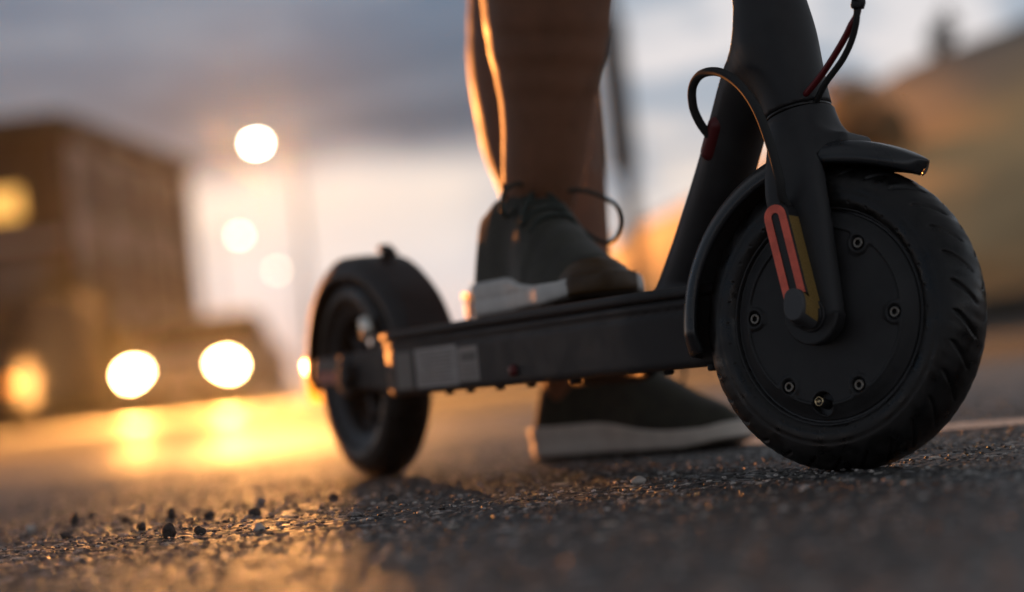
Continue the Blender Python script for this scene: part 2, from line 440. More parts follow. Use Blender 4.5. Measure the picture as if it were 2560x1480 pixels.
# loose grit on the road: uncountable, one object
def grit():
    protos = []
    for k in range(7):
        me = stone_me('g', 1.0, (1, .8, .45), 50 + k, 1)
        v = np.empty(len(me.vertices) * 3, np.float32); me.vertices.foreach_get('co', v)
        protos.append((v.reshape(-1, 3), np.array([list(p.vertices) for p in me.polygons]))); bpy.data.meshes.remove(me)
    V = []; F = []; C = []; off = 0
    for i in range(9500):
        x = RNG.uniform(-.60, .60); y = RNG.uniform(.9, 3.0) if i % 3 else RNG.uniform(1.35, 2.1)
        r = .0009 + .0021 * RNG.random() ** 2.5
        pv, pf = protos[i % 7]; a = RNG.uniform(0, 6.28); c, s = math.cos(a), math.sin(a)
        q = pv * r; q = np.stack([q[:, 0] * c - q[:, 1] * s + x, q[:, 0] * s + q[:, 1] * c + y, q[:, 2] + .0018 + r * .5], 1)
        V.append(q); F.append(pf + off); off += len(pv)
        u = RNG.random(); g = .03 + .08 * RNG.random() if u < .62 else .2 + .4 * RNG.random()
        C.append(np.tile([g * 1.08, g, g * .92, 1], (len(pv), 1)))
    me = from_arrays('loose_grit', np.concatenate(V), np.concatenate(F), False)
    at = me.color_attributes.new('stone', 'FLOAT_COLOR', 'POINT'); at.data.foreach_set('color', np.concatenate(C).astype(np.float32).ravel())
    o = link('loose_grit', me, M_ASPH_N); o['kind'] = 'stuff'; o['label'] = 'fine loose grit scattered over the road'
grit()

# pebbles big enough to pick out one by one
PEB = [
 (.080, 1.704, .0070, (1, .55, .55), 'W', 'oblong pale pebble lying alone in front of the rear shoe, left of the front wheel', 20),
 (-.417, 1.900, .0056, (1, .9, .9), 'W', 'round white pebble at the far left edge of the road', 0),
 (-.190, 1.581, .0050, (1, .8, .8), 'W', 'whitish pebble below the large dark one, left of the rear tyre', 40),
 (-.398, 2.072, .0040, (1, .8, .8), 'D', 'small blurred dark pebble farthest off at the left', 0),
 (-.219, 1.807, .0054, (1, .8, .8), 'D', 'large dark pebble nearest the rear tyre on its left', 0),
 (-.258, 1.620, .0060, (.9, .8, 1.1), 'D', 'tall dark pebble nearest the camera below the headlight glare', 30),
 (-.303, 1.770, .0046, (1, .8, .8), 'D', 'dark sharp pebble lit from behind, left of the tall pebble', 60),
 (-.261, 1.850, .0050, (1, .8, .75), 'D', 'squat dark pebble between two others in the glare', 15),
 (-.302, 1.916, .0048, (.8, .8, 1.2), 'D', 'thin upright dark pebble in the brightest glare', 0),
 (-.343, 1.928, .0042, (1, .9, .9), 'D', 'small dark pebble left of the thin upright one', 80),
 (-.238, 1.632, .0046, (1, .7, .8), 'D', 'reddish dark pebble just right of the tall near pebble', 10),
 (-.361, 1.766, .0046, (1.1, .8, .6), 'D', 'flat dark pebble in focus near the left edge', 0),
 (-.168, 1.944, .0044, (1, .8, .9), 'D', 'dark pebble on the road just left under the rear tyre', 30),
 (-.392, 1.960, .0050, (.8, .8, 1.4), 'D', 'pair-like tall dark stone standing at left in the glare', 50),
 (-.110, 1.80, .0052, (1, .8, .8), 'D', 'dark pebble right of the others, below the rear tyre', 25),
 (-.235, 1.99, .0050, (1, .9, 1.0), 'G', 'pale grey blurred pebble behind the dark ones', 25),
 (-.130, 1.66, .0048, (1.3, .9, .5), 'G', 'flat pale grey chip at the centre foreground', 25),
 (-.09, 1.86, .0034, (1, .9, .7), 'D', 'tiny dark pebble in front of the rear tyre', 5),
]
for i, (x, y, r, s, k, lab, rz) in enumerate(PEB):
    me = stone_me('pebble', r * .96, s, 100 + i, 3)
    for p in me.polygons: p.use_smooth = (k == 'W')
    o = link('pebble', me, {'W': M_STONE_W, 'D': M_STONE_D, 'G': M_STONE_G}[k]); o.location = (x, y, .0012 + r * s[2] * .72); o.rotation_euler = (0, .1, R(rz))
    tag(o, lab, 'pebble', 'loose pebbles on the road')

# ------------------------------------------------------------------ electric scooter
YAW, STEER, RAKE, AX_H, WB = R(-63.53), R(25.17), R(14.12), .108, .856
scooter = empty('electric_scooter', (.2302, 1.6083, 0), 'dark grey electric kick scooter standing on the road with its front wheel turned', 'electric scooter', None, YAW)
# scooter space: +X forward, -Y towards the camera (its right side), Z up, origin under the front axle
steer_axis = Vector((-math.sin(RAKE), 0, math.cos(RAKE)))
MS = Matrix.Translation((0, 0, AX_H)) @ Matrix.Rotation(STEER, 4, steer_axis)      # steered parts: origin at the axle
S2 = Matrix.Identity(4)
E_OFF = .006
head0 = MS @ Vector((E_OFF, 0, 0)); head0.y = head0.y
def axis_pt(t): return head0 + steer_axis * t

def tyre_me(name, R_out=.108, W=.0505, r_in=.0815, seg=900, ns=92, tread=True):
    th = np.linspace(0, 2 * np.pi, seg, endpoint=False)
    # cross-section, parameter s in [-1,1] : right bead -> crown -> left bead
    s = np.linspace(-1, 1, ns)
    ang = s * 2.42
    cr = R_out - .0255
    pw = .86
    yy = np.sign(np.sin(ang)) * np.abs(np.sin(ang)) ** pw * W / 2
    rr = cr + np.where(np.cos(ang) > 0, np.abs(np.cos(ang)) ** .92 * .0255, -np.abs(np.cos(ang)) * .0125)
    yy = np.where(np.abs(ang) > 1.9, yy * (1 + .0 * ang), yy)
    TH, S = np.meshgrid(th, s, indexing='ij'); ANG = S * 2.42
    RR = np.broadcast_to(rr, TH.shape).copy(); YY = np.broadcast_to(yy, TH.shape).copy()
    if tread:
        P = 2 * np.pi / 30
        dep = np.zeros_like(TH)
        for side in (-1, 1):
            a = ANG * side
            # slanted slash from the crown to the shoulder
            ctr = (TH - side * 0 + (P / 2 if side > 0 else 0)) + -(a - .15) * .20 - .03 * np.sin(a * 2.2)
            d = (ctr / P - np.round(ctr / P)) * P * R_out
            wid = .00145 * sstep(a, .05, .30) * (1 - sstep(a, .80, 1.02))
            g = np.exp(-(d / np.maximum(wid, 1e-5)) ** 4) * (wid > .0003)
            dep = np.maximum(dep, g * .0024 * np.minimum(1, wid / .0010))
        # shallow circumferential line at the tread edge and short mould marks on the sidewall
        dep = np.maximum(dep, .0005 * np.exp(-((np.abs(ANG) - 1.36) / .035) ** 2))
        q = (TH / (2 * np.pi / 34)); dq = np.abs(q - np.round(q)) * (2 * np.pi / 34) * .09
        dep = np.maximum(dep, .0011 * np.exp(-(dq / .0007) ** 2) * np.exp(-((np.abs(ANG) - 1.72) / .05) ** 2))
        nrmr = np.cos(ANG); nrmy = np.sin(ANG)
        RR -= dep * np.clip(nrmr, .0, 1) + dep * 0; YY -= dep * nrmy
        wob = .00018 * np.sin(TH * 53 + ANG * 6) * np.sin(TH * 17)
        RR += wob
    # bead ring bulge
    V = np.stack([RR * np.cos(TH), YY, RR * np.sin(TH)], -1).reshape(-1, 3)
    i = np.arange(seg)[:, None]; j = np.arange(ns - 1)[None]
    a = i * ns + j; b = ((i + 1) % seg) * ns + j
    return from_arrays(name, V, np.stack([a, a + 1, b + 1, b], -1).reshape(-1, 4))

SCREW_R, PH = .0565, 58.44
def cover_me():
    nr, na = 190, 600
    r = np.concatenate([np.linspace(.0001, .050, 24), np.linspace(.0504, .0815, nr - 24)])
    th = np.linspace(0, 2 * np.pi, na, endpoint=False)
    RR, TH = np.meshgrid(r, th, indexing='ij'); X = RR * np.cos(TH); Z = RR * np.sin(TH)
    # outward height (towards camera), m
    ring = .0215
    dome = ring - .0012 + .0068 * (1 - sstep(RR, .0600, .0745)) + .0006 * (1 - sstep(RR, 0, .06))
    h = np.where(RR > .0742, ring, dome)
    h = ring * sstep(RR, .0739, .0746) + dome * (1 - sstep(RR, .0739, .0746))
    h += .0007 * sstep(RR, .0744, .0752) * (1 - sstep(RR, .0792, .0800)); h -= .0024 * np.exp(-((RR - .0736) / .0008) ** 2)
    h -= .003 * sstep(RR, .0800, .0812)
    # inner plate, recessed, with pads round the screws
    d = RR - .0612
    for k in range(6):
        an = R(PH - 60 * k); dk = np.sqrt((X - SCREW_R * math.cos(an)) ** 2 + (Z - SCREW_R * math.sin(an)) ** 2)
        d = smax(d, -(dk - .0078), .004)
    h -= .0013 * (1 - sstep(d, -.0011, .0002)); h += .0005 * np.exp(-((d - .0012) / .0009) ** 2)
    for k in range(6):
        an = R(PH - 60 * k); dk = np.sqrt((X - SCREW_R * math.cos(an)) ** 2 + (Z - SCREW_R * math.sin(an)) ** 2)
        h -= .0032 * (1 - sstep(dk, .0047, .0054))
    # valve pocket
    an = R(-90.5 - 2); dk = np.sqrt(((X - .0610 * math.cos(an)) / 1.0) ** 2 + ((Z - .0610 * math.sin(an))) ** 2)
    h -= .011 * (1 - sstep(dk, .0072, .0082)); h += .0005 * np.exp(-((dk - .0090) / .0007) ** 2)
    V = np.stack([X, -h, Z], -1).reshape(-1, 3)
    i = np.arange(nr - 1)[:, None]; j = np.arange(na)[None]; a = i * na + j; b = i * na + (j + 1) % na
    F = np.stack([a, b, b + na, a + na], -1).reshape(-1, 4)
    return from_arrays('motor_cover', V, F)

# front wheel
fw = link('front_wheel', lathe_me('front_wheel', round_prof([(.005, .0255), (.060, .0285), (.0742, .022), (.0800, .021), (.083, .019), (.0795, .015), (.079, 0), (.0795, -.015), (.082, -.0185), (.076, -.0195), (.05, -.018), (.005, -.018)], .0015), 160), M_RIM, scooter, MS)
link('tyre', tyre_me('tyre'), M_TYRE, fw)
link('motor_cover', cover_me(), M_COVER, fw)
def hex_screw_me():
    bm = bmesh.new(); ro, rm, ri, dpt = .0037, .0033, .0020, .0022
    rings = []
    for (rad, y, hx) in ((ro, .0, 0), (ro, -.0014, 0), (rm, -.0018, 0), (.0027, -.0018, 0), (ri, -.0016, 1), (ri * .98, .001, 1)):
        ring = []
        for k in range(24):
            a = 2 * math.pi * k / 24; rr_ = rad
            if hx: rr_ = rad * math.cos(math.pi / 6) / math.cos((a % (math.pi / 3)) - math.pi / 6) * 1.08
            ring.append(bm.verts.new((rr_ * math.cos(a), y, rr_ * math.sin(a))))
        rings.append(ring)
    for A_, B_ in zip(rings, rings[1:]):
        for k in range(24): bm.faces.new((A_[k], A_[(k + 1) % 24], B_[(k + 1) % 24], B_[k]))
    f = bm.faces.new(rings[-1]); 
    me = from_bm('screw', bm, False); me.materials.append(M_STEEL); me.materials.append(M_DARK)
    for p in me.polygons:
        if max((math.hypot(me.vertices[v].co.x, me.vertices[v].co.z)) for v in p.vertices) < .0026: p.material_index = 1
    return me
scr = hex_screw_me()
for k in range(6):
    an = R(PH - 60 * k)
    o = bpy.data.objects.new('screw', scr); COL.objects.link(o); o.parent = fw
    o.location = (SCREW_R * math.cos(an), -.0252, SCREW_R * math.sin(an)); o.rotation_euler = (0, k * .4, 0)
va = R(-92.5)
vp = Vector((.0622 * math.cos(va), -.0165, .0622 * math.sin(va)))
vtip = vp + Vector((-.001, -.0125, .0025))
vv = link('valve', tube_me('valve', [vp, vp.lerp(vtip, .5), vtip], .0034, 20, 4), M_RUBBER, fw)
vm = lathe_me('valve_tip', [(.0001, -.0006), (.0009, -.0012), (.0011, .0006), (.0024, .0008), (.0027, -.0008), (.0033, -.0008), (.0034, .002)], 28)
link('valve_tip', vm, M_BRASS, fw, Matrix.Translation(vtip))

# front fender: an arched shell over the wheel
def fender_me(name, a0, a1, Rf, half, front_tip=True, seg=90, rise=None, drop=.016, thick=.0022):
    n = 24; V = []; 
    for i in range(seg + 1):
        t = i / seg; a = R(a0 + (a1 - a0) * t)
        w = half
        tipk = 0
        if front_tip:
            k = min(1, t / .22); w = half * (.03 + .97 * math.sqrt(max(0, 1 - (1 - k) ** 2)))
            tipk = (1 - k)
        kb = min(1, (1 - t) / .05); w *= .75 + .25 * kb
        rr0 = Rf + (rise(t) if rise else 0)
        for shell in (0, 1):
            row = []
            for j in range(n + 1):
                s = -1 + 2 * j / n
                sa = abs(s)
                y = w * (math.copysign(min(1, sa * 1.12), s))
                dr = drop * max(0, (sa - .58) / .42) ** 1.4 * (1 - .5 * tipk ** 2) + .0035 * sa ** 2
                rr = rr0 - dr - shell * thick; y *= (1 - shell * thick / max(w, .004))
                row.append((rr * math.cos(a), y, rr * math.sin(a)))
            V += row
    m = 2 * (n + 1); F = []
    for i in range(seg):
        for j in range(n):
            p = i * m + j; F.append((p, p + 1, p + m + 1, p + m))
            p += n + 1; F.append((p, p + m, p + m + 1, p + 1))
        for j in (0, n):
            p = i * m + j; q = p + n + 1
            F.append((p, p + m, q + m, q) if j == 0 else (p, q, q + m, p + m))
    for i in (0, seg):
        for j in range(n):
            p = i * m + j; q = p + n + 1; F.append((p, q, q + 1, p + 1) if i == 0 else (p, p + 1, q + 1, q))
    return from_arrays(name, V, F)
ff = link('front_fender', fender_me('front_fender', 55, 190, .1240, .031, True, drop=.013, rise=lambda t: .0025 * max(0, .25 - t) / .25), M_GLOSS, scooter, MS)

# fork : crown collar and two blades
def fork_fn(X, Y, Z):
    aY = np.abs(Y)
    hgt = (X - E_OFF) * (-math.sin(RAKE)) + Z * math.cos(RAKE)
    u = np.clip(hgt, -.03, .17)
    cx = np.interp(u, [-.03, 0, .06, .10, .17], [.0005, .0005, -.0085, -.0165, E_OFF - math.tan(RAKE) * .165])
    hx = np.interp(u, [-.03, 0, .05, .095, .125, .155, .17], [.0215, .0215, .0230, .0254, .0254, .0246, .0246])
    k = sstep(u, .086, .150)
    hy = .0436 * (1 - k) + .0246 * k
    n = 5.5 - 3.4 * k
    q = (np.abs((X - cx) / hx) ** n + (aY / hy) ** n) ** (1 / n)
    d = (q - 1) * np.minimum(hx, hy) * .9
    end = np.sqrt((X - .0005) ** 2 + np.minimum(Z, 0) ** 2) - .0215
    d = np.where(Z < 0, np.maximum(end, aY - .0436), d)
    g = smax(d, hgt - .1522, .0015)
    wheel = smax(np.sqrt(X ** 2 + Z ** 2) - .1135, aY - .0305, .004)
    g = smax(g, -wheel, .003)
    g = smax(g, -np.maximum(aY - .0305, Z - .09), .003)
    # shoulder that carries the fender
    g = smin(g, s_box(X, Y, Z, (.000, 0, .1235), (.036, .040, .012), .005), .012)
    return g
fork = link('fork', sdf_me('fork', fork_fn, (-.085, -.052, -.03), (.04, .052, .172), .0013), M_FRAME, scooter, MS)
for p in fork.data.polygons: p.use_smooth = True

# side cover with the red U, gold tape, axle cap (camera side and far side)
def side_cover(sgn):
    top = np.array((-.0175, .0775 - .0098)); bot = np.array((-.0005, .0))
    def pill(X, Z, r):
        ab = bot - top; t = np.clip(((X - top[0]) * ab[0] + (Z - top[1]) * ab[1]) / (ab @ ab), 0, 1)
        return np.sqrt((X - top[0] - t * ab[0]) ** 2 + (Z - top[1] - t * ab[1]) ** 2) - r
    def fn(X, Y, Z):
        d = pill(X, Z, .0102); Yd = Y * sgn
        body = smax(d, np.abs(Yd - .0475) - .0087, .0014)
        # arc-shaped recess round the axle cap
        rc = np.sqrt((X - bot[0]) ** 2 + (Z - bot[1]) ** 2)
        rec = np.maximum(rc - .0142, -(Yd - .0525))
        rec = np.maximum(rec, -(rc - .0099))
        rec = np.maximum(rec, -(Z - .0005))
        body = smax(body, -rec, .0008)
        nut = np.maximum(np.sqrt((X - .001) ** 2 + (Z + .001) ** 2) - .0118, np.abs(Yd - .040) - .006)
        return np.minimum(body, nut)
    y0, y1 = sorted((sgn * .030, sgn * .060))
    o = link('side_cover', sdf_me('side_cover', fn, (-.032, y0, -.016), (.016, y1, .083), .0009), M_FRAME, fork)
    # U-shaped film on the face
    d = (bot - top) / np.linalg.norm(bot - top); nrm = np.array((d[1], -d[0]))
    V = []; F = []; yF = sgn * .05655
    def path(off, lower):
        pts = []
        L = np.linalg.norm(bot - top)
        pts.append(top + d * lower[0] + nrm * off)
        for k in range(13):
            a = math.pi * k / 12
            pts.append(top + (nrm * math.cos(a) - d * math.sin(a)) * off)
        pts.append(top + d * lower[1] - nrm * off)
        return pts
    L = float(np.linalg.norm(bot - top))
    ro, ri = .0089, .0031
    # ends stop short of the cap recess
    e = lambda off: L - math.sqrt(max(.0150 ** 2 - off ** 2, 0))
    po = path(ro, (e(ro), e(ro))); pi_ = path(ri, (e(ri), e(ri)))
    for a_, b_ in zip(po, pi_):
        for yy in (0, sgn * .0005):
            V += [(a_[0], yF + yy, a_[1]), (b_[0], yF + yy, b_[1])]
    n = len(po)
    for i in range(n - 1):
        p = 4 * i; q = 4 * (i + 1)
        F += [(p + 2, p + 3, q + 3, q + 2), (p, p + 2, q + 2, q), (p + 1, q + 1, q + 3, p + 3)]
    F += [(0, 1, 3, 2), (4 * n - 4, 4 * n - 2, 4 * n - 1, 4 * n - 3)]
    me = from_arrays('red_strip', V, F, False)
    bm = bmesh.new(); bm.from_mesh(me); bmesh.ops.recalc_face_normals(bm, faces=bm.faces); bm.to_mesh(me); bm.free()
    link('red_strip', me, M_CORAL, fork)
    # gold tape round the forward side wall
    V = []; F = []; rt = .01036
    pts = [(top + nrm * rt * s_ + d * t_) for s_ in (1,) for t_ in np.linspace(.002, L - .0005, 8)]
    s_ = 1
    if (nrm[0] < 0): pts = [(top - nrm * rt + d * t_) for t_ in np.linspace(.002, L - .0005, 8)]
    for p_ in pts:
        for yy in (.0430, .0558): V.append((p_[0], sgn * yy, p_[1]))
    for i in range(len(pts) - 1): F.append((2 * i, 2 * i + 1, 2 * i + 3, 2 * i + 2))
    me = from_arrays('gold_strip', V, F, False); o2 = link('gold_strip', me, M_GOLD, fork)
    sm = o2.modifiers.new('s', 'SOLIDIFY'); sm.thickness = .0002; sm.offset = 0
    # axle cap: an oval plug standing proud of the lower end of the cover
    secs_ = [(.050, .0098, .0108, bot[0] + .0012, -.0005), (.0640, .0081, .0113, bot[0] + .0022, .0046), (.0672, .0077, .0110, bot[0] + .0022, .0050), (.0678, .0070, .0103, bot[0] + .0022, .0050)]
    V = []; F = []; n = 40; mi = []
    for (yy, a_, b_, cx_, cz_) in secs_:
        for k in range(n):
            t = 2 * math.pi * k / n; e_ = .8
            V.append((cx_ + a_ * math.copysign(abs(math.cos(t)) ** e_, math.cos(t)), sgn * yy, cz_ + b_ * math.copysign(abs(math.sin(t)) ** e_, math.sin(t))))
    for q_ in range(len(secs_) - 1):
        for k in range(n):
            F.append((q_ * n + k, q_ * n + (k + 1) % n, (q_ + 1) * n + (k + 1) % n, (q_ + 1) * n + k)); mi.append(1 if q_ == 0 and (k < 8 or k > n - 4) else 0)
    F.append(tuple(range((len(secs_) - 1) * n, len(secs_) * n))); mi.append(0)
    me = bpy.data.meshes.new('axle_cap'); me.from_pydata(V, [], F); me.update()
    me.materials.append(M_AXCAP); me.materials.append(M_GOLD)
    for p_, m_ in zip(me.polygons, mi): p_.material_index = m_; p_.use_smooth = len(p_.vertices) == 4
    bm = bmesh.new(); bm.from_mesh(me); bmesh.ops.recalc_face_normals(bm, faces=bm.faces); bm.to_mesh(me); bm.free()
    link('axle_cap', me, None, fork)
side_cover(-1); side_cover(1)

# headset ring
hr = lathe_me('headset_ring', round_prof([(.010, -.0012), (.0242, -.0012), (.0248, 0), (.0242, .0014), (.010, .0014)], .0006), 96)
mring = Matrix.Translation(axis_pt(.1535)) @ Vector((0, 1, 0)).rotation_difference(steer_axis).to_matrix().to_4x4()
link('headset_ring', hr, mat('gloss_black_ring', (.008, .008, .008), .22), scooter, mring)

# neck: head tube blending into the down tube, one casting
NP = catmull([(-.224, 0, .125), (-.180, 0, .175), (-.140, 0, .221), (-.108, 0, .262), (-.084, 0, .292), (-.058, 0, .312)], 4)
def neck_fn(X, Y, Z):
    # head tube cut flat by the headset plane, down tube blended into it
    hgt = (X - head0.x) * steer_axis.x + (Y - head0.y) * steer_axis.y + (Z - head0.z) * steer_axis.z
    px = X - head0.x - steer_axis.x * hgt; py = Y - head0.y - steer_axis.y * hgt; pz = Z - head0.z - steer_axis.z * hgt
    rad = .0248 + .0010 * sstep(hgt, .16, .19)
    rho = np.sqrt(px ** 2 + py ** 2 + pz ** 2)
    head = np.maximum(rho - rad, .1550 - hgt)
    dt = None; n = len(NP) - 1
    for k in range(n):
        r1, r2 = (float(np.interp(q / n, [0, .2, .5, .8, 1], [.0250, .0228, .0220, .0222, .0185])) for q in (k, k + 1))
        c = s_cone(X, Y, Z, NP[k], NP[k + 1], r1, r2); dt = c if dt is None else np.minimum(dt, c)
    g = smin(head, dt, .030)
    g = smin(g, s_box(X, Y, Z, (-.205, 0, .1385), (.075, .064, .012), .005), .007)
    g = smax(g, np.minimum(.1550 - hgt, .036 - rho + 0 * hgt), .0015)
    return smax(g, hgt - .305, .002)
neck = link('neck', sdf_me('neck', neck_fn, (-.262, -.05, .118), (.012, .05, .42), .0022), M_FRAME, scooter)

# grommet and cable loop on the camera side
def grom_fn(X, Y, Z):
    return s_cone(X, Y, Z, (-.108, -.0195, .261), (-.122, -.0195, .243), .0070, .0070)
link('cable_grommet', sdf_me('cable_grommet', grom_fn, (-.134, -.030, .232), (-.096, -.008, .274), .0011), M_REDR, scooter)
CAB = [(-.1135, -.019, .2490), (-.1135, -.026, .257), (-.113, -.032, .266), (-.1105, -.037, .277), (-.103, -.040, .290), (-.085, -.042, .2965), (-.057, -.044, .293), (-.030, -.0455, .279), (-.009, -.0475, .259), (.005, -.0485, .232), (.011, -.0480, .208), (.008, -.0455, .196), (.004, -.039, .188)]
link('motor_cable', tube_me('motor_cable', CAB, .0033, 16, 8), M_CABLE, scooter)
# handlebar cables leaving the front of the neck
c1 = [(-.012, .004, .262), (.009, 0, .273), (.034, 0, .287), (.050, 0, .303), (.0555, 0, .322), (.052, 0, .37), (.03, .01, .50), (-.02, .05, .75), (-.08, .12, .98)]
link('brake_cable', tube_me('brake_cable', c1, .0023, 12, 8), M_CABLE, scooter)
c2 = [(-.012, -.004, .268), (.008, -.002, .279), (.030, -.001, .2935), (.045, 0, .306), (.0525, .004, .322), (.050, .004, .37), (.028, .014, .50), (-.02, .055, .75), (-.08, .13, .98)]
link('control_cable', tube_me('control_cable', c2, .0024, 12, 8), M_REDC, scooter)
link('cable_sleeve', tube_me('cable_sleeve', [(.0552, .001, .3195), (.0553, .001, .3202), (.0555, .002, .325), (.052, .002, .37)], .0048, 20, 4), M_RUBBER, scooter)
# stem and handlebar above the frame
link('stem', tube_me('stem', [axis_pt(.29), axis_pt(.5), axis_pt(.85), axis_pt(.98)], .0175, 32, 4), M_FRAME, scooter)
hb0 = axis_pt(.985); hd = (MS.to_3x3() @ Vector((0, 1, 0))).normalized()
hb = link('handlebar', tube_me('handlebar', [hb0 - hd * .2, hb0, hb0 + hd * .2], .012, 20, 4), M_FRAME, scooter)
for s in (-1, 1): link('grip', tube_me('grip', [hb0 + hd * s * .12, hb0 + hd * s * .18, hb0 + hd * s * .235], .0165, 20, 4), M_RUBBER, hb)

# deck
def deck_fn(X, Y, Z):
    # plan outline: half width as a function of X
    f = sstep(X, -.20, -.085); b = sstep(-X, .64, .70)
    hw = .0695 - .018 * f - .012 * b
    top = .1375 - 0 * X; bot = .083 + 0 * X
    zc, hz = .1102, .0272
    side = np.abs(Y) - (hw - .004 * sstep(Z, .100, .133) * 0)
    endf = X - (-.088 - 0.9 * np.maximum(0, (.118 - Z)) * .0); endr = -.682 - X
    g = smax(smax(side, endf, .03), endr, .006)
    body = smax(g, np.abs(Z - zc) - hz, .006)
    # shallow groove under the top lip
    gr = np.sqrt((np.abs(Y) - hw - .0005) ** 2 + ((Z - .1268) / 1.0) ** 2) - .0022
    body = smax(body, -gr, .0012)
    # lower front corner step
    return body
deck = link('deck', sdf_me('deck', deck_fn, (-.70, -.08, .074), (-.07, .08, .146), .0026), M_DECK, scooter)
def mat_fn(X, Y, Z):
    f = sstep(X, -.20, -.085); b = sstep(-X, .64, .70)
    hw = .0725 - .018 * f - .012 * b
    g = smax(smax(np.abs(Y) - hw, X + .083, .03), -.690 - X, .01)
    return smax(g, np.abs(Z - .1400) - .0042, .0028)
dm = link('deck_mat', sdf_me('deck_mat', mat_fn, (-.71, -.085, .130), (-.07, .085, .148), .0024), M_RUBBER, deck)
# labels on the side
def label(x0, x1, z0, z1, m, name='side_label'):
    V = [(x0, -.0701, z0), (x1, -.0701, z0), (x1, -.0701, z1), (x0, -.0701, z1)]
    V += [(x, y + .001, z) for x, y, z in V]
    F = [(0, 1, 2, 3), (4, 7, 6, 5), (0, 4, 5, 1), (1, 5, 6, 2), (2, 6, 7, 3), (3, 7, 4, 0)]
    return link(name, from_arrays(name, V, F, False), m, deck)
M_PRINT = mat('label_print', (.09, .09, .09), .5)
label(-.634, -.598, .089, .123, mat('matt_sticker', (.13, .13, .125), .5, var=.1, vscale=200))
label(-.588, -.498, .0885, .124, M_LABEL)
label(-.496, -.454, .0905, .121, mat('label_paper_b', (.22, .215, .21), .45, var=.1, vscale=200))
bm = bmesh.new()
for k in range(9): add_box(bm, (-.543 + RNG.uniform(-.004, .004), -.0704, .0925 + k * .0034), (.076 + RNG.uniform(-.008, 0), .0006, .0009))
for k in range(3): add_box(bm, (-.474, -.0704, .0945 + k * .0042), (.030, .0006, .0010))
add_box(bm, (-.474, -.0704, .112), (.026, .0006, .007))
link('label_print', from_bm('label_print', bm, False), M_PRINT, deck)
# underside bolts and kickstand pin
bolt = lathe_me('bolt', [(.0001, -.0018), (.0034, -.0018), (.0042, -.0004), (.0042, .003)], 20)
for i, x in enumerate((-.60, -.545, -.50, -.44, -.38, -.30, -.17, -.105)):
    for y in (-.058,):
        o = bpy.data.objects.new('bolt', bolt); COL.objects.link(o); o.parent = deck
        if i == 0: bolt.materials.append(M_RUBBER)
        o.rotation_euler = (R(90), 0, 0); o.location = (x, y * (1 if x < -.2 else .8), .0815)
ks = lathe_me('kickstand_pin', [(.0001, -.004), (.004, -.004), (.005, -.002), (.005, .004)], 24)
link('kickstand_pin', ks, M_REDR, deck, Matrix.Translation((-.386, -.070, .0955)))
st = link('kickstand', tube_me('kickstand', [(-.386, .064, .086), (-.44, .078, .080), (-.56, .080, .081)], .006, 14, 5), M_RUBBER, deck)

# rear wheel
MR = Matrix.Translation((-WB, 0, AX_H))
rw = link('rear_wheel', lathe_me('rear_wheel', round_prof([(.060, .014), (.074, .020), (.0815, .0205), (.083, .018), (.078, .013), (.072, .008), (.072, -.008), (.078, -.013), (.083, -.018), (.0815, -.0205), (.074, -.020), (.060, -.014), (.058, -.004), (.058, .004), (.060, .014)], .002), 120), M_RIM, scooter, MR)
link('tyre', tyre_me('tyre_rear', seg=360, ns=60), M_TYRE, rw)
for k in range(5):
    a = 2 * math.pi * k / 5 + .3
    bm = bmesh.new(); add_box(bm, (.038, 0, 0), (.052, .014, .013), None, .003)
    o = link('spoke', from_bm('spoke', bm), M_RIM, rw); o.rotation_euler = (0, a, 0)
link('brake_disc', lathe_me('brake_disc', [(.02, .026), (.055, .026), (.055, .028), (.02, .028)], 64), M_STEEL, rw)
link('hub', lathe_me('hub', round_prof([(.001, -.030), (.010, -.030), (.016, -.026), (.021, -.018), (.021, .018), (.015, .03), (.001, .03)], .003), 40), M_RIM, rw)
# rear fender
def rear_rise(t): return 0.0
rf_me = fender_me('rear_fender', 14, 186, .1225, .032, False, drop=.020, rise=lambda t: float(np.interp(14 + 172 * t, [14, 28, 42, 63, 80, 150, 186], [.040, .032, .0205, .0085, .001, 0, .004])))
rfend = link('rear_fender', rf_me, M_FRAME, scooter, MR)
# latch hook on the fender
bm = bmesh.new(); add_box(bm, (.060, 0, .110), (.014, .012, .022), Euler((0, R(28), 0)).to_matrix(), .003); add_box(bm, (.0675, 0, .1225), (.020, .016, .007), Euler((0, R(28), 0)).to_matrix(), .002)
link('fender_hook', from_bm('fender_hook', bm), M_RUBBER, rfend)
tl = lathe_me('rear_reflector', [(.0001, -.014), (.010, -.0135), (.0135, -.010), (.014, .0), (.0135, .010), (.010, .0135), (.0001, .014)], 32)  # amber rear reflector; its glow is added, as if lit from behind
tlo = link('rear_reflector', tl, M_AMBER, rfend, Matrix.Translation((-.147, 0, .004)) @ Matrix.Diagonal((.85, 1.25, 2.1, 1)))
wr = lathe_me('wheel_reflector', [(.0001, -.003), (.011, -.0025), (.0125, 0), (.0125, .003)], 32)
link('wheel_reflector', wr, M_WHITEREF, rfend, Matrix.Translation((.070, -.0335, .046)))
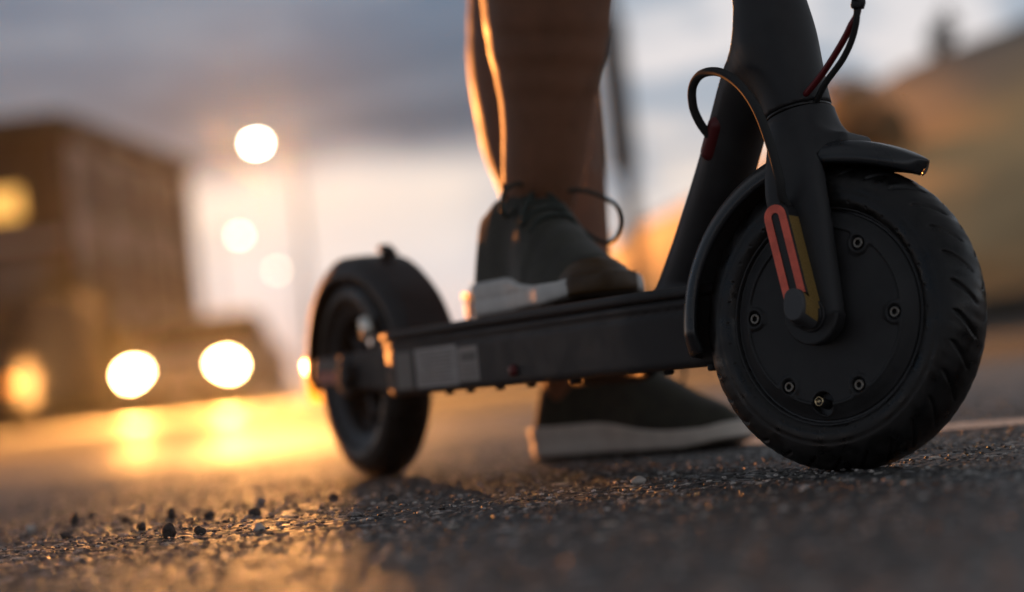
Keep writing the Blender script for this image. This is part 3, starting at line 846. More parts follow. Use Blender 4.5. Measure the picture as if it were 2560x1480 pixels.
# rear arms with cover plates
for s in (-1, 1):
    def arm_fn(X, Y, Z, s=s):
        yy = Y * s
        bar = smax(s_cone(X, yy * .0, Z, (-.675, 0, .1085), (-.878, 0, .115), .0225, .0145), np.abs(yy - .0465) - .0065, .004)
        end = smax(np.sqrt((X + .80) ** 2 + (Z - .108) ** 2) - .021, np.abs(yy - .0475) - .0085, .004)
        return smin(bar, end, .006)
    y0, y1 = sorted((s * .035, s * .060))
    arm = link('rear_arm', sdf_me('rear_arm', arm_fn, (-.90, y0, .08), (-.648, y1, .136), .0022), M_DECK, scooter)
    nutm = lathe_me('axle_nut', round_prof([(.0001, -.006), (.0115, -.006), (.0125, -.002), (.0125, .006)], .002), 32)
    link('axle_nut', nutm, M_RUBBER, arm, Matrix.Translation((-.788, s * .0575, .108)))
    bm = bmesh.new(); add_box(bm, (-.848, s * .0535, .1085), (.056, .0012, .0125), Euler((0, R(2), 0)).to_matrix())
    link('red_strip', from_bm('red_strip', bm, False), M_REDTAPE, arm)
    bm = bmesh.new(); add_box(bm, (-.848, s * .0535, .1215), (.056, .0012, .0085), Euler((0, R(2), 0)).to_matrix())
    link('grey_strip', from_bm('grey_strip', bm, False), mat('grey_trim', (.09, .08, .08), .5), arm)
# small brake caliper / clamp behind the fender
bm = bmesh.new()
add_box(bm, (-.693, .040, .158), (.006, .006, .036), None, .001); add_box(bm, (-.668, .040, .158), (.006, .006, .036), None, .001); add_box(bm, (-.680, .040, .174), (.034, .010, .006), None, .001)
link('brake_bracket', from_bm('brake_bracket', bm), mat('reddish_metal', (.22, .10, .08), .4, metal=.5), scooter)

# ------------------------------------------------------------------ person
person = empty('person', (.05, 2.15, 0), 'bare-legged person in olive trainers, one foot on the scooter deck, one on the road', 'person')
PI_ = Matrix.Translation((-.05, -2.15, 0))
def plink(name, me, m, parent=None):
    if parent is None or parent is person:
        return link(name, me, m, person, PI_)
    return link(name, me, m, parent)
# world-space joints
A1 = (.036, 2.035, .215); A2 = (.060, 2.315, .085)
def body_fn(X, Y, Z):
    def chain(P, k=.02):
        g = None; n = 3
        pp = catmull([p for p, r in P], n); rr_ = [v.x for v in catmull([(r, 0, 0) for p, r in P], n)]
        for a in range(len(pp) - 1):
            c = s_cone(X, Y, Z, pp[a], pp[a + 1], rr_[a], rr_[a + 1]); g = c if g is None else np.minimum(g, c)
        return g
    l1 = chain([((.012, 2.050, .175), .020), ((.017, 2.040, .205), .0235), ((.026, 2.033, .232), .0275), ((.0370, 2.024, .264), .0355), ((.0475, 2.012, .325), .0415), ((.0560, 2.005, .405), .0565), ((.062, 1.995, .48), .061), ((.066, 1.965, .60), .052), ((.066, 1.945, .68), .057), ((.066, 2.02, .82), .070), ((.060, 2.13, 1.02), .085)])
    # calf muscle behind
    l1 = smin(l1, s_cone(X, Y, Z, (.052, 2.045, .39), (.055, 2.045, .50), .036, .044), .04)
    l1 = smin(l1, s_cone(X, Y, Z, (.004, 2.022, .232), (.010, 2.020, .236), .008, .009), .016)
    l1 = smin(l1, s_cone(X, Y, Z, (.050, 2.040, .240), (.048, 2.038, .244), .010, .010), .016)
    heel1 = s_cone(X, Y, Z, (.006, 2.066, .185), (.016, 2.035, .178), .020, .020)
    l1 = smin(l1, heel1, .02)
    l2 = chain([((.050, 2.318, .050), .026), ((.054, 2.310, .100), .034), ((.056, 2.305, .17), .044), ((.054, 2.300, .26), .0520), ((.048, 2.300, .34), .0600), ((.044, 2.298, .42), .0630), ((.044, 2.29, .50), .055), ((.046, 2.285, .56), .058), ((.05, 2.27, .75), .070), ((.056, 2.20, 1.02), .085)])
    l2 = smin(l2, s_cone(X, Y, Z, (.035, 2.32, .33), (.035, 2.32, .40), .036, .036), .04)
    return smin(l1, l2, .010)
body_me = sdf_me('body', body_fn, (-.12, 1.85, .01), (.22, 2.42, 1.0), .0052)
def relax(me, it):
    n = len(me.vertices); co = np.empty(n * 3, np.float32); me.vertices.foreach_get('co', co); co = co.reshape(-1, 3).astype(float)
    e = np.empty(len(me.edges) * 2, np.int32); me.edges.foreach_get('vertices', e); e = e.reshape(-1, 2)
    deg = np.bincount(e.ravel(), minlength=n)[:, None]
    for k in range(it):
        acc = np.zeros_like(co)
        for a in range(3): acc[:, a] = np.bincount(e[:, 0], co[e[:, 1], a], n) + np.bincount(e[:, 1], co[e[:, 0], a], n)
        co += (.6 if k % 2 == 0 else -.53) * (acc / np.maximum(deg, 1) - co)
    me.vertices.foreach_set('co', co.astype(np.float32).ravel()); me.update()
relax(body_me, 16)
body = plink('body', body_me, M_SKIN)
def shorts_fn(X, Y, Z):
    a = s_cone(X, Y, Z, (.066, 1.955, .69), (.06, 2.12, 1.0), .086, .105); b = s_cone(X, Y, Z, (.05, 2.28, .69), (.056, 2.2, 1.0), .088, .105)
    return smax(smax(smin(a, b, .05), .665 - Z, .01), Z - 1.03, .02)
plink('shorts', sdf_me('shorts', shorts_fn, (-.10, 1.82, .64), (.22, 2.42, 1.06), .009), M_SHORT)

def sock_fn(X, Y, Z):
    g = s_cone(X, Y, Z, (.014, 2.045, .19), (.0275, 2.0325, .236), .0255, .0305)
    return smax(smax(g, (Z - .243) - (Y - 2.03) * .25, .003), .18 - Z, .003)
plink('sock', sdf_me('sock', sock_fn, (-.03, 1.98, .17), (.075, 2.09, .265), .0028), mat('dark_sock', (.045, .030, .030), .9, bump=.5, bscale=1500, bdist=.0005, sheen=.2))
# fine leg hair that catches the light along the shins
def leg_hair():
    me = body.data; n = len(me.vertices); co = np.empty(n * 3, np.float32); me.vertices.foreach_get('co', co); co = co.reshape(-1, 3)
    no = np.empty(n * 3, np.float32); me.vertices.foreach_get('normal', no); no = no.reshape(-1, 3)
    okz = np.where((co[:, 2] > .245) & (co[:, 2] < .5) | ((co[:, 1] > 2.2) & (co[:, 2] > .15) & (co[:, 2] < .5)))[0]
    pick = RNG.choice(okz, 6500, replace=False); V = []; F = []
    for i in pick:
        p = Vector(co[i]) + Vector(RNG.uniform(-.003, .003, 3)); nn = Vector(no[i]); L = RNG.uniform(.003, .0085)
        d = (nn * .55 + Vector((RNG.uniform(-.25, .25), RNG.uniform(-.25, .25), -1.0))).normalized(); w = d.cross(nn).normalized() * .00011
        m1 = p + d * L * .5 + nn * L * .12; t = p + d * L; b = len(V)
        V += [p - w, p + w, m1 + w * .8, m1 - w * .8, t]; F += [(b, b + 1, b + 2, b + 3), (b + 3, b + 2, b + 4)]
    m_ = bpy.data.meshes.new('leg_hair'); m_.from_pydata([tuple(v) for v in V], [], F); m_.update()
    o = link('leg_hair', m_, M_HAIR, body); o['kind'] = 'stuff'
leg_hair()

def make_shoe(loc, ang, sole_mat, gum, collar_off, mirror=1):
    """shoe space: heel at x=0, toe at x=L, z=0 the ground. Everything is baked to person space."""
    L = .252
    def hw(x):     # half width of the sole
        t = np.clip(x / L, 0, 1)
        return .0355 + .0100 * sstep(t, .30, .68) - .003 * np.exp(-((t - .42) / .1) ** 2)
    def outline(X, Y, grow=0.0):
        t = X / L
        w = hw(X) + grow
        cy = mirror * .006 * np.sin(np.clip(t, 0, 1) * 3.0)
        d = np.abs(Y - cy) - w
        toe = np.sqrt(np.maximum(X - (L - .052), 0) ** 2 / (.052 + grow) ** 2 + (np.abs(Y - cy) / w) ** 2) * w - w
        heel = np.sqrt(np.maximum(.034 - X, 0) ** 2 / (.034 + grow) ** 2 + (np.abs(Y - cy) / w) ** 2) * w - w
        return np.maximum(np.where(X > L - .052, toe, d), np.where(X < .034, heel, d))
    def sole_fn(X, Y, Z):
        lift = .005 * sstep(X / L, .80, 1.0) ** 1.5
        zb = .004 + lift; zt = .034 + .0 * X - .013 * sstep(X / L, .35, .8) + .004 * sstep(X / L, .9, 1)
        d = outline(X + .10 * np.clip(Z - .02, -.02, .03) * np.where(X < .08, 1, 0), Y, .003 + .10 * (.03 - Z) * 0)
        gro = .0009 * np.exp(-((Z - .018) / .0018) ** 2)
        return smax(smax(d + gro, Z - zt, .004), zb - Z, .003)
    def outsole_fn(X, Y, Z):
        lift = .005 * sstep(X / L, .80, 1.0) ** 1.5
        lug = .0012 * (np.sin(X * 420) > 0)
        return smax(smax(outline(X, Y, .001), Z - (.006 + lift), .001), lift + lug - Z, .001)
    def upper_h(x):
        t = np.clip(x / L, 0, 1)
        return np.interp(t, [0, .06, .14, .28, .40, .52, .66, .80, .92, 1.0], [.088, .092, .094, .106, .106, .094, .074, .055, .042, .030])
    def upper_fn(X, Y, Z):
        h = upper_h(np.broadcast_to(X, np.broadcast(X, Y, Z).shape) if np.ndim(X) == 3 else X)
        w = hw(X) - .001
        # width shrinks with height
        zz = np.clip((Z - .020) / np.maximum(h - .020, .01), 0, 1.4)
        wz = np.maximum(1 - (.20 + .32 * sstep(X / L, .3, .6)) * zz ** 1.8, .15)
        d = outline(X - .30 * np.clip(Z - .03, 0, .07) * (1 - sstep(X, .03, .10)), Y / wz)
        d = d * .8
        roof = (Z - h + .02 * (np.abs(Y) / .03) ** 2 * sstep(X / L, .42, .6)) * .8
        g = smax(smax(d, roof, .012 ), .016 - Z, .004)
        # wrinkle folds over the toe joint, opening for the ankle
        g = g + .0006 * np.sin(X * 160 + Y * 30) * np.exp(-((X / L - .66) / .07) ** 2)
        ank = s_cone(X, Y, Z, (.050 + collar_off, 0, .098), (.062 + collar_off, 0, .16), .022, .036)
        return smax(g, -ank, .006)
    rot = Matrix.Rotation(ang, 4, 'Z'); T = PI_ @ Matrix.Translation(loc) @ rot
    up = link('shoe', sdf_me('shoe', upper_fn, (-.012, -.062, .008), (L + .012, .062, .125), .0028), M_SHOE, person, T)
    link('midsole', sdf_me('midsole', sole_fn, (-.015, -.066, 0), (L + .014, .066, .046), .0024), sole_mat, up)
    link('outsole', sdf_me('outsole', outsole_fn, (-.012, -.066, -.004), (L + .014, .066, .026), .0022), M_OUTS, up)
    if gum:
        def gum_fn(X, Y, Z):
            low = smax(outline(X, Y, .0058), -(outline(X, Y, -.006)), .002)
            uf = upper_fn(X, Y, Z)
            g = smin(np.maximum(low, Z - .024), uf - .0030, .004)
            g = np.maximum(g, -(uf + .004))
            lift = .005 * sstep(X / L, .80, 1.0) ** 1.5
            top = .004 + .013 * sstep(X, .175, .212) + .021 * sstep(X, .192, .226) * np.exp(-(Y / .030) ** 4)
            g = smax(smax(g, Z - top, .004), .003 + lift - Z, .002)
            return smax(np.maximum(g, .178 - X), np.abs(Y) - .031, .003)
        link('toe_guard', sdf_me('toe_guard', gum_fn, (.07, -.068, 0), (.28, .068, .070), .0024), M_GUM, up)
    def lace(P, r=.0021, n=8): link('lace', tube_me('lace', P, r, 10, n), M_LACE, up)
    for k, x in enumerate((.098, .112, .126, .140, .154)):
        z = float(upper_h(np.array(x))) - .0015 + .001; w = .019 + .001 * k
        lace([(x - .004, -w, z - .012), (x, -w * .6, z - .002), (x + .004, 0, z + .001), (x + .002, w * .6, z - .002), (x - .004, w, z - .012)])
    # tongue
    bm = bmesh.new(); add_box(bm, (.094, 0, .106), (.010, .042, .034), Euler((0, R(-28), 0)).to_matrix(), .004)
    link('tongue', from_bm('tongue', bm), M_SHOE_DARK, up)
    z = .106
    # bow: two loops and two loose ends
    lace([(.110, 0, z), (.118, .022 * mirror, z - .001), (.128, .044 * mirror, z - .004), (.138, .064 * mirror, z - .018), (.138, .068 * mirror, z - .036), (.132, .060 * mirror, z - .050), (.124, .046 * mirror, z - .044), (.116, .026 * mirror, z - .022), (.110, 0, z)], .0019, 10)
    lace([(.110, 0, z), (.114, -.014, z + .008), (.120, -.030, z + .002), (.124, -.036, z - .014), (.118, -.028, z - .020), (.112, -.012, z - .006), (.110, 0, z)], .0019, 10)
    lace([(.110, 0, z), (.122, .010, z - .004), (.132, .022, z - .022), (.136, .026, z - .034)], .0021)
    lace([(.110, 0, z), (.124, -.008, z - .004), (.136, -.022, z - .020), (.142, -.026, z - .030)], .0021)
    return up
sh1 = make_shoe((-.012, 2.105, .1435), math.atan2(-.934, .358), M_SOLE, True, .0, 1)
sh1['label'] = 'olive trainer with white sole standing on the deck'
sh2 = make_shoe((.016, 2.350, .003), math.atan2(-.664, .748), M_SOLE2, False, .0, 1)
sh2['label'] = 'dark trainer with beige sole standing on the road'

# ------------------------------------------------------------------ background
# --- car with lit headlights
CARX, CARY = -4.60, 32.0
car = empty('car', (CARX, CARY + 2.1, 0), 'oncoming car with both headlights shining, blurred on the road at left', 'car', None, R(-4))
M_CAR = mat('car_paint', (.22, .20, .19), .6, spec=.25)
M_GLASS = mat('car_glass', (.02, .022, .025), .7, spec=.1)
def loft_me(name, secs, smooth=True, cap=True):
    V = []; F = []; n = len(secs[0])
    for s in secs: V += s
    for i in range(len(secs) - 1):
        for k in range(n):
            F.append((i * n + k, i * n + (k + 1) % n, (i + 1) * n + (k + 1) % n, (i + 1) * n + k))
    me = bpy.data.meshes.new(name)
    if cap: F += [tuple(range(n))[::-1], tuple(range((len(secs) - 1) * n, len(secs) * n))]
    me.from_pydata(V, [], F); me.update()
    bm = bmesh.new(); bm.from_mesh(me); bmesh.ops.recalc_face_normals(bm, faces=bm.faces); bm.to_mesh(me); bm.free()
    for p in me.polygons: p.use_smooth = smooth
    return me
def rsec(y, hw, z0, z1, r=.18, n=5, top=1.0):
    pts = []
    for (cx, cz, a0) in ((hw - r, z1 - r, 0), (-(hw - r), z1 - r, 90), (-(hw - r), z0 + r, 180), (hw - r, z0 + r, 270)):
        for k in range(n):
            a = R(a0 + 90 * k / (n - 1)); x = cx + r * math.cos(a); z = cz + r * math.sin(a)
            k2 = 1 - (1 - top) * max(0, (z - z0) / (z1 - z0)); pts.append((x * k2, y, z))
    return pts
secs = [rsec(y, hw, z0, z1, r) for y, hw, z0, z1, r in ((-2.1, .60, .30, .62, .12), (-2.06, .74, .24, .70, .15), (-1.9, .84, .22, .80, .18), (-1.5, .88, .22, .90, .18), (-1.0, .89, .22, .98, .18), (1.3, .89, .22, 1.0, .18), (1.9, .86, .25, .98, .18), (2.1, .76, .32, .9, .16))]
link('body', loft_me('body', secs), M_CAR, car)
cab = [rsec(y, hw, z0, z1, .12, 5, .86) for y, hw, z0, z1 in ((-1.05, .80, .90, 1.0), (-.35, .80, .9, 1.40), (.2, .80, .9, 1.46), (1.0, .80, .9, 1.42), (1.75, .78, .9, 1.02))]
link('cabin', loft_me('cabin', cab), M_GLASS, car)
rf = [rsec(y, .69, z0, z1, .03, 4) for y, z0, z1 in ((-.32, 1.39, 1.43), (.2, 1.44, 1.49), (1.0, 1.41, 1.45))]
link('roof', loft_me('roof', rf), M_CAR, car)
link('grille', loft_me('grille', [rsec(-2.13, .40, .42, .58, .04), rsec(-2.0, .42, .40, .60, .04)]), M_RUBBER, car)
link('bumper', loft_me('bumper', [rsec(-2.17, .62, .24, .36, .05), rsec(-2.05, .76, .22, .38, .05)]), M_RUBBER, car)
box_obj('number_plate', (0, -2.185, .40), (.50, .012, .10), mat('plate', (.6, .6, .55), .4), car)
for sx in (-1, 1):
    wm = lathe_me('wheel', round_prof([(.02, -.10), (.20, -.09), (.30, -.10), (.315, -.07), (.315, .07), (.30, .10), (.02, .10)], .02), 32)
    for yy in (-1.35, 1.3): link('wheel', wm if yy < 0 else wm.copy(), M_TYRE if yy < 0 else None, car, Matrix.Translation((sx * .78, yy, .315)) @ Matrix.Rotation(R(90), 4, 'Z'))
    mm = box_obj('mirror', (sx * .98, -.75, 1.0), (.18, .10, .13), M_CAR, car, None, .03)
HEAD_E = 95.0
M_HEAD = mat('headlight_lens', (.9, .85, .7), .2, emit=(1.0, .66, .28), estr=HEAD_E)
M_SIG = mat('turn_signal', (.9, .4, .05), .3, emit=(1, .26, .03), estr=.7)
for sx in (-1, 1):
    h = lathe_me('headlight', [(.0001, -.05), (.06, -.045), (.085, -.02), (.095, .02)], 28)
    ho = link('headlight', h, M_HEAD, car, Matrix.Translation((sx * .66, -2.05, .66)) @ Matrix.Diagonal((1.9, 1, 1.4, 1)))
    L = bpy.data.lights.new('headlight_beam', 'SPOT'); L.energy = 19000; L.color = (1.0, .40, .09); L.spot_size = R(70); L.spot_blend = .8; L.shadow_soft_size = .09
    lo_ = bpy.data.objects.new('headlight_beam', L); COL.objects.link(lo_); lo_.parent = ho
    lo_.location = (0, -.10, 0); lo_.rotation_euler = (R(88.6), 0, R(180 + 8))

# --- another vehicle's amber lamp at the left edge
van = empty('van', (-7.46, 31.0, 0), 'dark van at the left edge with one amber lamp lit', 'van', None, R(-4))
M_VAN = mat('van_paint', (.04, .04, .045), .8, spec=.1)
link('body', loft_me('body', [rsec(y, hw, .3, z1, .2) for y, hw, z1 in ((-.9, .86, .95), (-.7, .94, 1.05), (0, .96, 1.1), (.5, .96, 1.9), (3.6, .96, 1.95), (3.8, .9, 1.9))]), M_VAN, van)
link('windscreen', loft_me('windscreen', [rsec(-.02, .82, 1.10, 1.16, .02), rsec(.44, .80, 1.10, 1.80, .05)]), M_GLASS, van)
link('amber_lamp', lathe_me('amber_lamp', [(.0001, -.04), (.07, -.035), (.09, 0), (.09, .03)], 24), M_SIG, van, Matrix.Translation((.82 + .42, -.88, .66)) @ Matrix.Translation((-.42, 0, 0)))
link('wheel', lathe_me('wheel', [(.02, -.1), (.3, -.1), (.33, -.06), (.33, .06), (.3, .1), (.02, .1)], 28), M_TYRE, van, Matrix.Translation((.8, .1, .33)) @ Matrix.Rotation(R(90), 4, 'Z'))

# --- street lamps
M_POLE = mat('galvanised_pole', (.30, .30, .31), .5, metal=.4)
M_LAMP = mat('street_lamp_glow', (1, .9, .7), .3, emit=(1.0, .90, .70), estr=70)
M_LAMP2 = mat('street_lamp_glow_far', (1, .9, .7), .3, emit=(1.0, .86, .66), estr=15)
M_LAMP3 = mat('street_lamp_glow_farthest', (1, .9, .7), .3, emit=(1.0, .82, .60), estr=9)
def lamp(x, y, z, em, lab, side, size, power):
    t = empty('street_lamp', (x + side, y, 0), lab, 'street lamp', 'street lamps along the road')
    link('pole', tube_me('pole', [(0, 0, 0), (0, 0, z * .6), (0, 0, z + .35)], [.11, .08, .06], 12, 3), M_POLE, t)
    link('arm', tube_me('arm', [(0, 0, z + .3), (-side * .5, 0, z + .33), (-side, 0, z + .14)], .04, 10, 4), M_POLE, t)
    link('lamp_head', loft_me('lamp_head', [rsec(-.16, .30, .06, .14, .03), rsec(.16, .30, .06, .14, .03)]), M_POLE, t, Matrix.Translation((-side, 0, z)))
    g = lathe_me('lamp_glass', [(.0001, -.13), (size * .7, -.10), (size, 0), (size * .8, .07)], 24)
    link('lamp_glass', g, em, t, Matrix.Translation((-side, 0, z - .02)) @ Matrix.Rotation(R(-60), 4, 'X'))
    L = bpy.data.lights.new('lamp_light', 'SPOT'); L.energy = power; L.color = (1.0, .41, .10); L.spot_size = R(92); L.spot_blend = .5; L.shadow_soft_size = 1.2
    lo_ = bpy.data.objects.new('lamp_light', L); COL.objects.link(lo_); lo_.parent = t; lo_.location = (-side, -.35, z - .25)
    lo_.rotation_euler = (Vector((5, 5, 0)) - Vector((x, y, z))).to_track_quat('-Z', 'Y').to_euler()
lamp(-7.245, 69, 7.94, M_LAMP, 'nearest and brightest street lamp, highest in the sky between building and legs', 1.15, .19, 85000)
lamp(-12.206, 105, 7.88, M_LAMP2, 'middle street lamp, glowing to the left below the brightest one', -1.2, .16, 4000)
lamp(-13.781, 136, 7.89, M_LAMP3, 'farthest street lamp, the dimmest and lowest of the three', 1.2, .19, 4000)

# --- tall mast behind the legs
t = empty('mast', (2.12, 38, 0), 'tall blurred grey mast standing behind the legs and left of the scooter stem', 'mast')
link('pole', tube_me('pole', [(0, 0, 0), (0, 0, 2.5), (-.02, 0, 7.4)], [.15, .14, .12], 20, 4), mat('mast_paint', (.085, .095, .105), .8, spec=.1), t)
link('sign_box', loft_me('sign_box', [rsec(-.12, .24, 3.3, 5.9, .05), rsec(.12, .24, 3.3, 5.9, .05)]), mat('mast_box_paint', (.085, .095, .105), .8, spec=.1), t, Matrix.Translation((-.05, 0, 0)))
link('base_plate', loft_me('base_plate', [rsec(-.28, .28, 0, .05, .02), rsec(.28, .28, 0, .05, .02)]), M_POLE, t)

# --- building at left
C0 = Vector((-12.55, 65, 0)); BANG = math.atan2(.083, .9966)
bld = empty('building', C0, 'dark brick building with lit window at the far left', 'building', None, -BANG)
# building space: +Y recedes along the side wall, -X along the front
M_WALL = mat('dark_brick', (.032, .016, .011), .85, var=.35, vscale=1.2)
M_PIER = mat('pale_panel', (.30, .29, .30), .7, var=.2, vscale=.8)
M_ROOFT = mat('roof_edge', (.030, .027, .026), .8)
M_WIN = mat('window_glass', (.09, .10, .115), .6, spec=.2)
M_LIT = mat('lit_window', (.8, .5, .2), .5, emit=(1.0, .50, .10), estr=1.25)
M_FRM = mat('window_frame', (.05, .045, .04), .6)
BH, BL, BW = 8.5, 16.0, 14.0
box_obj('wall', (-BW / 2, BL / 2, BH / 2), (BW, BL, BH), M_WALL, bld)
rfo = box_obj('roof', (-BW / 2, BL / 2, BH + .2), (BW + .7, BL + .7, .45), M_ROOFT, bld)
for y0 in (1.2, 5.0, 8.9, 12.9):
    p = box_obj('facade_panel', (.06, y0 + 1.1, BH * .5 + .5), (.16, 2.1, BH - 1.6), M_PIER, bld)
    for z in (1.6, 4.3, 6.9):
        w = box_obj('window', (.15, y0 + 1.1, z), (.06, 1.6, 1.5), M_WIN, p)
for y0 in (3.75, 7.6, 11.6, 15.4): box_obj('pier', (.12, y0 + .2, BH * .5), (.30, .7, BH), M_WALL, bld)
for i, x0 in enumerate((-1.0, -3.2, -5.4, -7.6)):
    for z in (1.5, 4.2, 6.45):
        lit = (z > 6 and i == 0)
        xx = x0 - .95 if lit else x0 - .3; hh = 1.0 if lit else 1.5
        w = box_obj('window_frame', (xx, -.05, z), (1.9, .14, hh), M_FRM, bld)
        q = box_obj('pane', (xx, -.14, z), (1.7, .06, hh - .2), M_LIT if lit else M_WIN, w)
        if lit: w['label'] = 'lit orange window'
box_obj('cornice', (-BW / 2, -.12, 5.35), (BW, .26, .25), M_PIER, bld)

# --- bushes and trees (many leaf cards round stems)
def leaves_me(name, c, rad, n, size, seed, lumps=6):
    rg = np.random.default_rng(seed); ctr = []
    for _ in range(lumps): ctr.append((np.array(c) + rg.normal(0, .42, 3) * np.array(rad), rg.uniform(.45, .8)))
    k = rg.integers(0, lumps, n); d = rg.normal(0, 1, (n, 3)); d /= np.linalg.norm(d, axis=1, keepdims=True)
    rr = rg.random(n) ** .45
    P = np.stack([ctr[i][0] for i in k]) + d * rr[:, None] * np.array(rad) * np.array([ctr[i][1] for i in k])[:, None]
    a = rg.normal(0, 1, (n, 3)); a /= np.linalg.norm(a, axis=1, keepdims=True); b = np.cross(a, rg.normal(0, 1, (n, 3))); b /= np.linalg.norm(b, axis=1, keepdims=True)
    s = size * rg.uniform(.5, 1.3, (n, 1))
    V = np.stack([P - a * s, P - b * s * .5, P + a * s, P + b * s * .5], 1).reshape(-1, 3)
    F = np.arange(n * 4).reshape(-1, 4)
    V[:, 2] = np.maximum(V[:, 2], .02)
    return from_arrays(name, V, F, False)
def tree(name, loc, rad, cz, m, lab, cat, n=1500, size=.18, seed=1, trunk_r=.08, group=None, tag_tr='trunk'):
    t = empty(name, loc, lab, cat, group)
    tr = []
    link(tag_tr, tube_me(tag_tr, [(0, 0, -.2), (.03, 0, cz * .5), (0, .02, cz)], [trunk_r, trunk_r * .7, trunk_r * .35], 10, 4), M_BARK, t)
    rg = random.Random(seed)
    for k in range(3):
        a = rg.uniform(0, 6.28); link('limb', tube_me('limb', [(0, 0, cz * .45), (math.cos(a) * rad[0] * .3, math.sin(a) * rad[1] * .3, cz * .8), (math.cos(a) * rad[0] * .6, math.sin(a) * rad[1] * .6, cz * 1.1)], [trunk_r * .5, trunk_r * .15], 8, 3), M_BARK, t)
    link('crown', leaves_me('crown', (0, 0, cz), rad, n, size, seed), m, t)
    return t
M_BARK = mat('bark', (.06, .045, .03), .9, bump=.5, bscale=20, bdist=.02)
M_LEAF_D = mat('dark_leaves', (.030, .045, .022), .7, var=.4, vscale=1)
M_LEAF_O = mat('olive_leaves', (.085, .075, .022), .7, var=.4, vscale=1)
M_LEAF_A = mat('autumn_leaves', (.42, .31, .18), .7, var=.4, vscale=1)
for i, (x, y, rx_, h, lab) in enumerate(((-9.6, 46, 1.7, 1.2, 'tall olive bush left of the car'), (-7.6, 48, 1.3, .9, 'low olive bush directly behind the left headlight'), (-11.2, 50, 1.6, 1.5, 'tall olive bush at the left edge, before the lit building'))):
    tree('bush', (x, y, 0), (rx_, 1.2, h), h * 1.0, M_LEAF_O, lab, 'bush', 1600, .16, 20 + i, .05, 'bushes before the building', 'stem')

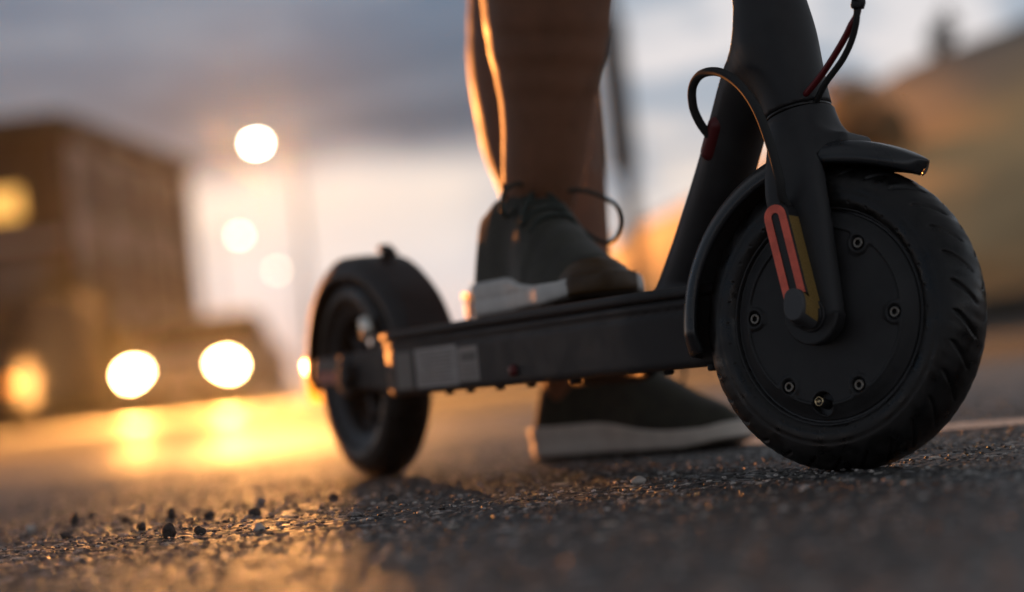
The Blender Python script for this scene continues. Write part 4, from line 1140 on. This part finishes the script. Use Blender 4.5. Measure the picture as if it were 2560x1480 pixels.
# --- hillside to the right
rx_pts = [-14, -2.5, -.6, .6, 3.3, 7.9, 10.7, 14, 30, 70, 400]; rz_pts = [0, 0, .5, 1.9, 3.6, 5.5, 6.9, 8.1, 11.5, 14, 18]
def ridge(x): return np.interp(x, rx_pts, rz_pts)
def hill_h(x, y):
    k = 60 / np.maximum(y, 30) if False else 1
    t = sstep(np.asarray(y, float), 36, 59); r = ridge(x * 60 / 60)
    return r * (.12 * (y > 36) + .88 * t) * 1.0 + .25 * np.sin(x * .5) * np.sin(y * .31) * t
def hill():
    xs = np.concatenate([np.arange(-14, 30, .5), np.arange(30, 76, 4)]); ys = np.concatenate([np.arange(35.3, 64, .6), np.arange(64, 200, 8)])
    X, Y = np.meshgrid(xs, ys, indexing='ij')
    Z = hill_h(X, Y) + .05 * RNG.random(X.shape); Z = np.where(Y < 36, -.05, Z); Z = Z * np.where(Y > 90, .9, 1) - .04
    nx, ny = X.shape; i = np.arange(nx - 1)[:, None]; j = np.arange(ny - 1)[None]; a = i * ny + j
    me = from_arrays('hill', np.stack([X, Y, Z], -1).reshape(-1, 3), np.stack([a, a + ny, a + ny + 1, a + 1], -1).reshape(-1, 4))
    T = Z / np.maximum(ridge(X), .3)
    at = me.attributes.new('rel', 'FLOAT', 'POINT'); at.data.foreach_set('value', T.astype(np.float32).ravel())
    m = bpy.data.materials.new('hill_grass'); m.use_nodes = True; t = m.node_tree; b = t.nodes['Principled BSDF']; b.inputs['Roughness'].default_value = .95
    at_n = t.nodes.new('ShaderNodeAttribute'); at_n.attribute_name = 'rel'
    tcn = t.nodes.new('ShaderNodeTexCoord'); n = t.nodes.new('ShaderNodeTexNoise'); n.inputs['Scale'].default_value = .25; n.inputs['Detail'].default_value = 5
    t.links.new(tcn.outputs['Object'], n.inputs['Vector'])
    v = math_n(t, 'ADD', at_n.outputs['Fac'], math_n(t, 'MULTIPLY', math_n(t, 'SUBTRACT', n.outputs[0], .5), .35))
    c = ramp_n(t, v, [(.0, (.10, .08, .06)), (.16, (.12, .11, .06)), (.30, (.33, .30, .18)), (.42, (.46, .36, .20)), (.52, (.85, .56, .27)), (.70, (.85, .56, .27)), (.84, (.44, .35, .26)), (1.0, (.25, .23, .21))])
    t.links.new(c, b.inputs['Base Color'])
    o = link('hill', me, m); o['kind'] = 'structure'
hill()
tree('tree', (11.9, 60, 6.6), (.42, .4, .62), 1.1, M_LEAF_D, 'small dark tree alone on the skyline of the hill at right', 'tree', 420, .13, 31, .07)
tree('tree', (7.9, 50, 3.2), (1.05, .9, .9), 1.5, M_LEAF_A, 'golden bushy tree on the slope just right of the scooter stem', 'tree', 1600, .18, 32, .08)
# low dark wall at the foot of the hill, with a kerb
w = link('low_wall', loft_me('low_wall', [[(-2.2, 35.0, 0), (60, 35.0, 0), (60, 35.0, .58), (-2.2, 35.0, .52)], [(-2.2, 35.25, 0), (60, 35.25, 0), (60, 35.25, .58), (-2.2, 35.25, .52)]], False), mat('dark_wall', (.045, .038, .032), .8, var=.3, vscale=1.5))
tag(w, 'low dark wall along the foot of the hill at right', 'wall')
k = link('kerb', loft_me('kerb', [[(-3, 33.0, -.05), (60, 33.0, -.05), (60, 33.0, .12), (-3, 33.0, .12)], [(-3, 33.3, -.05), (60, 33.3, -.05), (60, 33.3, .12), (-3, 33.3, .12)]], False), mat('kerb_stone', (.28, .25, .22), .8)); k['kind'] = 'structure'

# ------------------------------------------------------------------ haze volume added to give the headlights a halo
hz = box_obj('haze', (0, 720, 7.4), (2820, 1580, 17.0), None)
hm = bpy.data.materials.new('haze'); hm.use_nodes = True; t = hm.node_tree; t.nodes.clear()
vo = t.nodes.new('ShaderNodeVolumePrincipled'); vo.inputs['Density'].default_value = .00005; vo.inputs['Anisotropy'].default_value = .88
vo.inputs['Color'].default_value = (.95, .95, .95, 1)
om = t.nodes.new('ShaderNodeOutputMaterial'); t.links.new(vo.outputs[0], om.inputs['Volume'])
hz.data.materials.append(hm); hz['kind'] = 'stuff'; hz['label'] = 'thin haze added to give the headlights a halo'
